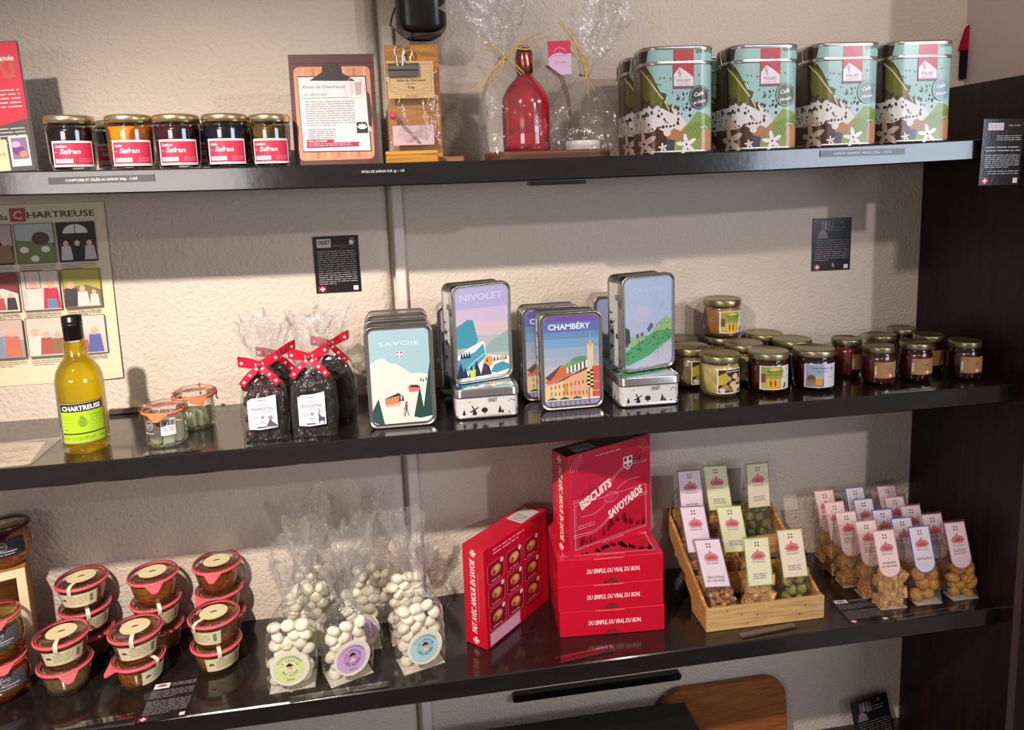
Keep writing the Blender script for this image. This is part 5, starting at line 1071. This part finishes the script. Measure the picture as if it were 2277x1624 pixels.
def packet(label, x, y, z, rz, border, body, kind, seed, tab='round', roll=0., rx=0., title=None, group='loose biscuit packets on the right', few=False, cw_=.054, ch_=.118, H=.205, cz=None):
    t = thing('biscuit_packet', label, 'biscuit packet', (x, y, z), group=group); t.rotation_euler = (rx, roll*.0, rz)
    w, d, hb = .068, .040, .092
    b = M(); b.box((-w/2, -d/2, 0), (w/2, d/2, .0012), 'paper', '#d8cfc4'); b.build('base_tray', t)
    R = random.Random(seed)
    def mk(b, R, k):
        if kind == 'block': b.box((-.0155, -.009, -.0125), (.0155, .009, .0125), 'food', body, .002)
        elif kind == 'stick': b.box((-.016, -.0045, -.0045), (.016, .0045, .0045), 'food', body, .001)
        elif kind == 'round': b.ball((0, 0, 0), (.0165, .0165, .0155), 'food', body, 12)
        elif kind == 'oval': b.ball((0, 0, 0), (.021, .017, .0115), 'food', body, 12)
        else: b.ball((0, 0, 0), (.015, .013, .012), 'food', body, 9)
    sz = {'block': (.0155, .010, .0125), 'stick': (.0165, .0055, .0062), 'round': (.0165, .0165, .0155), 'oval': (.021, .017, .0115), 'lump': (.0155, .014, .0125)}[kind]
    n = {'block': 16, 'stick': 30, 'round': 10, 'oval': 9, 'lump': 14}[kind]
    if few: n = n//2+2
    pebbles(t, 'biscuit', n, w*.96, d*.98, hb, sz, body, 'food', seed, mk, .18 if kind == 'block' else .6)
    b = M(); rings = []; k = 11; q = rrect(w*1.03, d*1.08, .006, 3)
    for i in range(k+1):
        s = i/k; f = 1 if s < .42 else max(.05, 1-(s-.42)/.45)
        rings.append([(px_*(1-.10*s)+math.tan(roll)*H*s+R.uniform(-.0012, .0012), py_*f+(1-f)*(-d*.25)+R.uniform(-.0012, .0012), H*s) for px_, py_ in q])
    b.loft(rings, 'clear_bag', '#ffffff', True); b.build('clear_bag', t)
    z0 = (H-ch_-.001) if cz is None else cz
    tr = math.tan(roll); yb = -d/2-.0042
    f = lambda u, v, nn: (u+tr*(v+z0), yb-nn+.008*(v/ch_)**2+.0, v+z0)
    w2 = cw_/2; m = M(); ar = Art(f, m, 'paper')
    def outline(g):
        if tab == 'round': return [(-w2+g, ch_-g)]+[(-(w2-g)*math.cos(PI*k/14), w2+g*0-(w2-g)*math.sin(PI*k/14)) for k in range(15)]+[(w2-g, ch_-g)]
        return [(-w2+g, g), (w2-g, g), (w2-g, ch_-g), (-w2+g, ch_-g)]
    O = outline(0); n_ = len(O)
    m.add([f(u, v, 0) for u, v in O]+[f(u, v, -.0008) for u, v in O], [(k, (k+1) % n_, n_+(k+1) % n_, n_+k) for k in range(n_)], 'paper', border)
    ar.n = 0; ar.poly(outline(0), border); ar.poly(outline(.0022), {'#7d6a84': '#e6d4e0', '#a5b54c': '#e2e2c0', '#b3b06a': '#ecdcc4', '#8f9a4c': '#dcdcb4', '#8a8a5c': '#ddd0b4', '#e5a19a': '#f3d8d2', '#5f6aa6': '#e2dae2', '#c87f9a': '#e8d2d4'}[border])
    for q in (-1, 1):
        for s in (-1, 1): ar.rect(q*.0034-.0016, ch_-.015+s*.0034-.0016, q*.0034+.0016, ch_-.015+s*.0034+.0016, '#5c3a3c')
    cy = ch_*.66; ar.poly([(-.017, cy-.005), (-.011, cy+.004), (-.003, cy+.007), (0, cy+.014), (.004, cy+.007), (.013, cy+.005), (.018, cy-.004), (.012, cy-.01), (-.012, cy-.01)], '#cf7d80'); ar.poly([(-.012, cy-.006), (-.004, cy+.001), (.008, cy), (.014, cy-.006), (.0, cy-.009)], '#b9565e'); ar.line([(-.015, cy-.012), (.015, cy-.012)], .0012, '#d9a0a0')
    ar.micro(-.015, cy-.02, .015, cy-.015, 1, '#b59a98', seed)
    if title:
        for k, s in enumerate(title): ar.text(s, 0, ch_*(.2 if tab != 'round' else .3)-k*.0085, .0052, '#6d5a5e', w=min(.04, .0055*len(s)))
    else: ar.micro(-.016, ch_*.15+(.02 if tab == 'round' else 0), .016, ch_*.28+(.02 if tab == 'round' else 0), 3, '#a58f8e', seed+1)
    m.build('header_card', t)
    return t
G = 'biscuit packets in the pine crate'
zz = Z3+.0006
CR = dict(tab='sq', group=G, cw_=.062, ch_=.118)
lav, grn, oli = '#7d6a84', '#a5b54c', '#b3b06a'
ol, gr = '#8a8a5c', '#8f9a56'
packet('lavender-edged packet of biscuit sticks in the front left of the pine crate', .700, -.238, zz+.018, -.12, lav, '#cf9660', 'stick', 71, roll=-.21, title=('CROUSTILLE', "D'OLIVE"), H=.195, **CR)
packet('green-edged packet of square biscuits in the front middle of the pine crate', .795, -.238, zz+.018, -.05, grn, '#e0b070', 'block', 72, roll=-.09, H=.187, **CR)
packet('green-edged packet of green lumps in the front right of the pine crate', .888, -.238, zz+.018, -.05, oli, '#aaa456', 'lump', 73, roll=-.13, H=.198, **CR)
packet('lavender-edged packet in the middle left of the pine crate', .690, -.148, zz+.058, -.1, lav, '#b06a3c', 'stick', 74, roll=-.16, few=True, H=.196, **CR)
packet('green-edged packet in the centre of the pine crate', .785, -.148, zz+.058, -.1, grn, '#bf864c', 'block', 75, roll=-.17, few=True, H=.186, **CR)
packet('lavender-edged packet in the back left of the pine crate', .700, -.062, zz+.100, -.05, lav, '#bf864c', 'stick', 76, roll=-.08, few=True, H=.21, **CR)
packet('olive-edged packet in the back middle of the pine crate', .782, -.062, zz+.100, -.1, '#8f9a4c', '#bf864c', 'block', 77, roll=-.13, few=True, H=.215, **CR)
packet('olive-edged packet of green lumps in the back right of the pine crate', .876, -.062, zz+.100, -.0, ol, '#7f7f44', 'lump', 78, roll=-.04, H=.212, **CR)
pk, bl, rd = '#e5a19a', '#5f6aa6', '#c87f9a'
PP = [(1.119, -.270, pk), (1.098, -.222, pk), (1.087, -.168, pk), (1.094, -.108, pk), (1.108, -.034, pk)]
NM = ['first', 'second', 'third', 'fourth', 'last']
for k, (x, y) in enumerate(((1.119, -.269), (1.108, -.2165), (1.090, -.1625), (1.094, -.105), (1.108, -.036))):
    packet(('front pink-edged packet of square biscuits at the head of the left file', 'pink-edged packet just behind the front one of the left file', 'pink-edged packet in the middle of the left file, biscuits in view', 'pink-edged packet second from the wall in the left file', 'pink-edged packet against the wall at the end of the left file')[k], x, y, zz, -.03, pk, '#e0b070' if k < 1 else '#c48c50', 'block', 81+k, roll=-.17, few=k > 0, title=('SABLÉS', 'AU BEURRE') if k == 0 else None)
for k, (x, y) in enumerate(((1.213, -.269), (1.203, -.2205), (1.186, -.170), (1.178, -.105), (1.199, -.036))):
    packet(('front blue-edged packet of round biscuits at the head of the middle file', 'blue-edged packet just behind the front one of the middle file', 'blue-edged packet in the centre of the middle file', 'blue-edged packet second from the wall in the middle file', 'blue-edged packet against the wall at the end of the middle file')[k], x, y, zz, -.03, bl, '#e0a048', 'round', 91+k, roll=-.18, few=k > 0, title=('CROQUETS',) if k == 0 else None)
for k, (x, y) in enumerate(((1.312, -.269), (1.290, -.2190), (1.272, -.166), (1.266, -.112), (1.290, -.046))):
    packet(('front rose-edged packet of oval biscuits, nearest the dark panel', 'rose-edged packet just behind the front one by the dark panel', 'rose-edged packet in the middle of the right file', 'rose-edged packet second from the wall in the right file', 'rose-edged packet against the wall at the end of the right file')[k], x, y, zz, -.03, rd, '#e0a64c', 'oval', 101+k, roll=-.20, few=k > 0)

# ================================================================ LOWEST SHELF
t = thing('cutting_board', 'brown wooden cutting board with rounded corner leaning on the wall, bottom centre', 'cutting board', (.805, -.052, Z4-.0136+.0142), rot=(-.10, 0, 0))
b = M(); P = [(x, z+.106) for x, z in rrect(.36, .212, .055, 8)]; b.loft([[(x, y, z) for x, z in P] for y in (0, .018)], 'wood', '#9a5a2a', False, True, True); b.build('board', t)
t = thing('black_case', 'long black case with lid lying on the lowest shelf, bottom edge of the photo', 'case', (.36, -.14, Z4+.0006), .0)
b = M(); b.box((-.37, -.10, 0), (.327, .07, .175), 'plastic', '#141817', .01); b.build('body', t)
b = M(); b.box((-.372, -.102, .176), (.315, .072, .213), 'plastic', '#0e0f10', .008); b.build('lid', t)
b = M(); b.box((-.06, -.104, .158), (-.02, -.101, .186), 'metal_dull', '#8d8d8a', .001); b.build('latch', t)
b = M(); P = rrect(.47, .021, .009, 5); b.loft([[(.45+x, y, .232+z) for x, z in P] for y in (-.018, 0)], 'plastic', '#0d0b0c', False, True, True)  # thin dark strip above the case, built as a rounded bar on the wall
tag(b.build('wall_bar'), 'long black bar with rounded ends on the wall under the third shelf', 'rail')
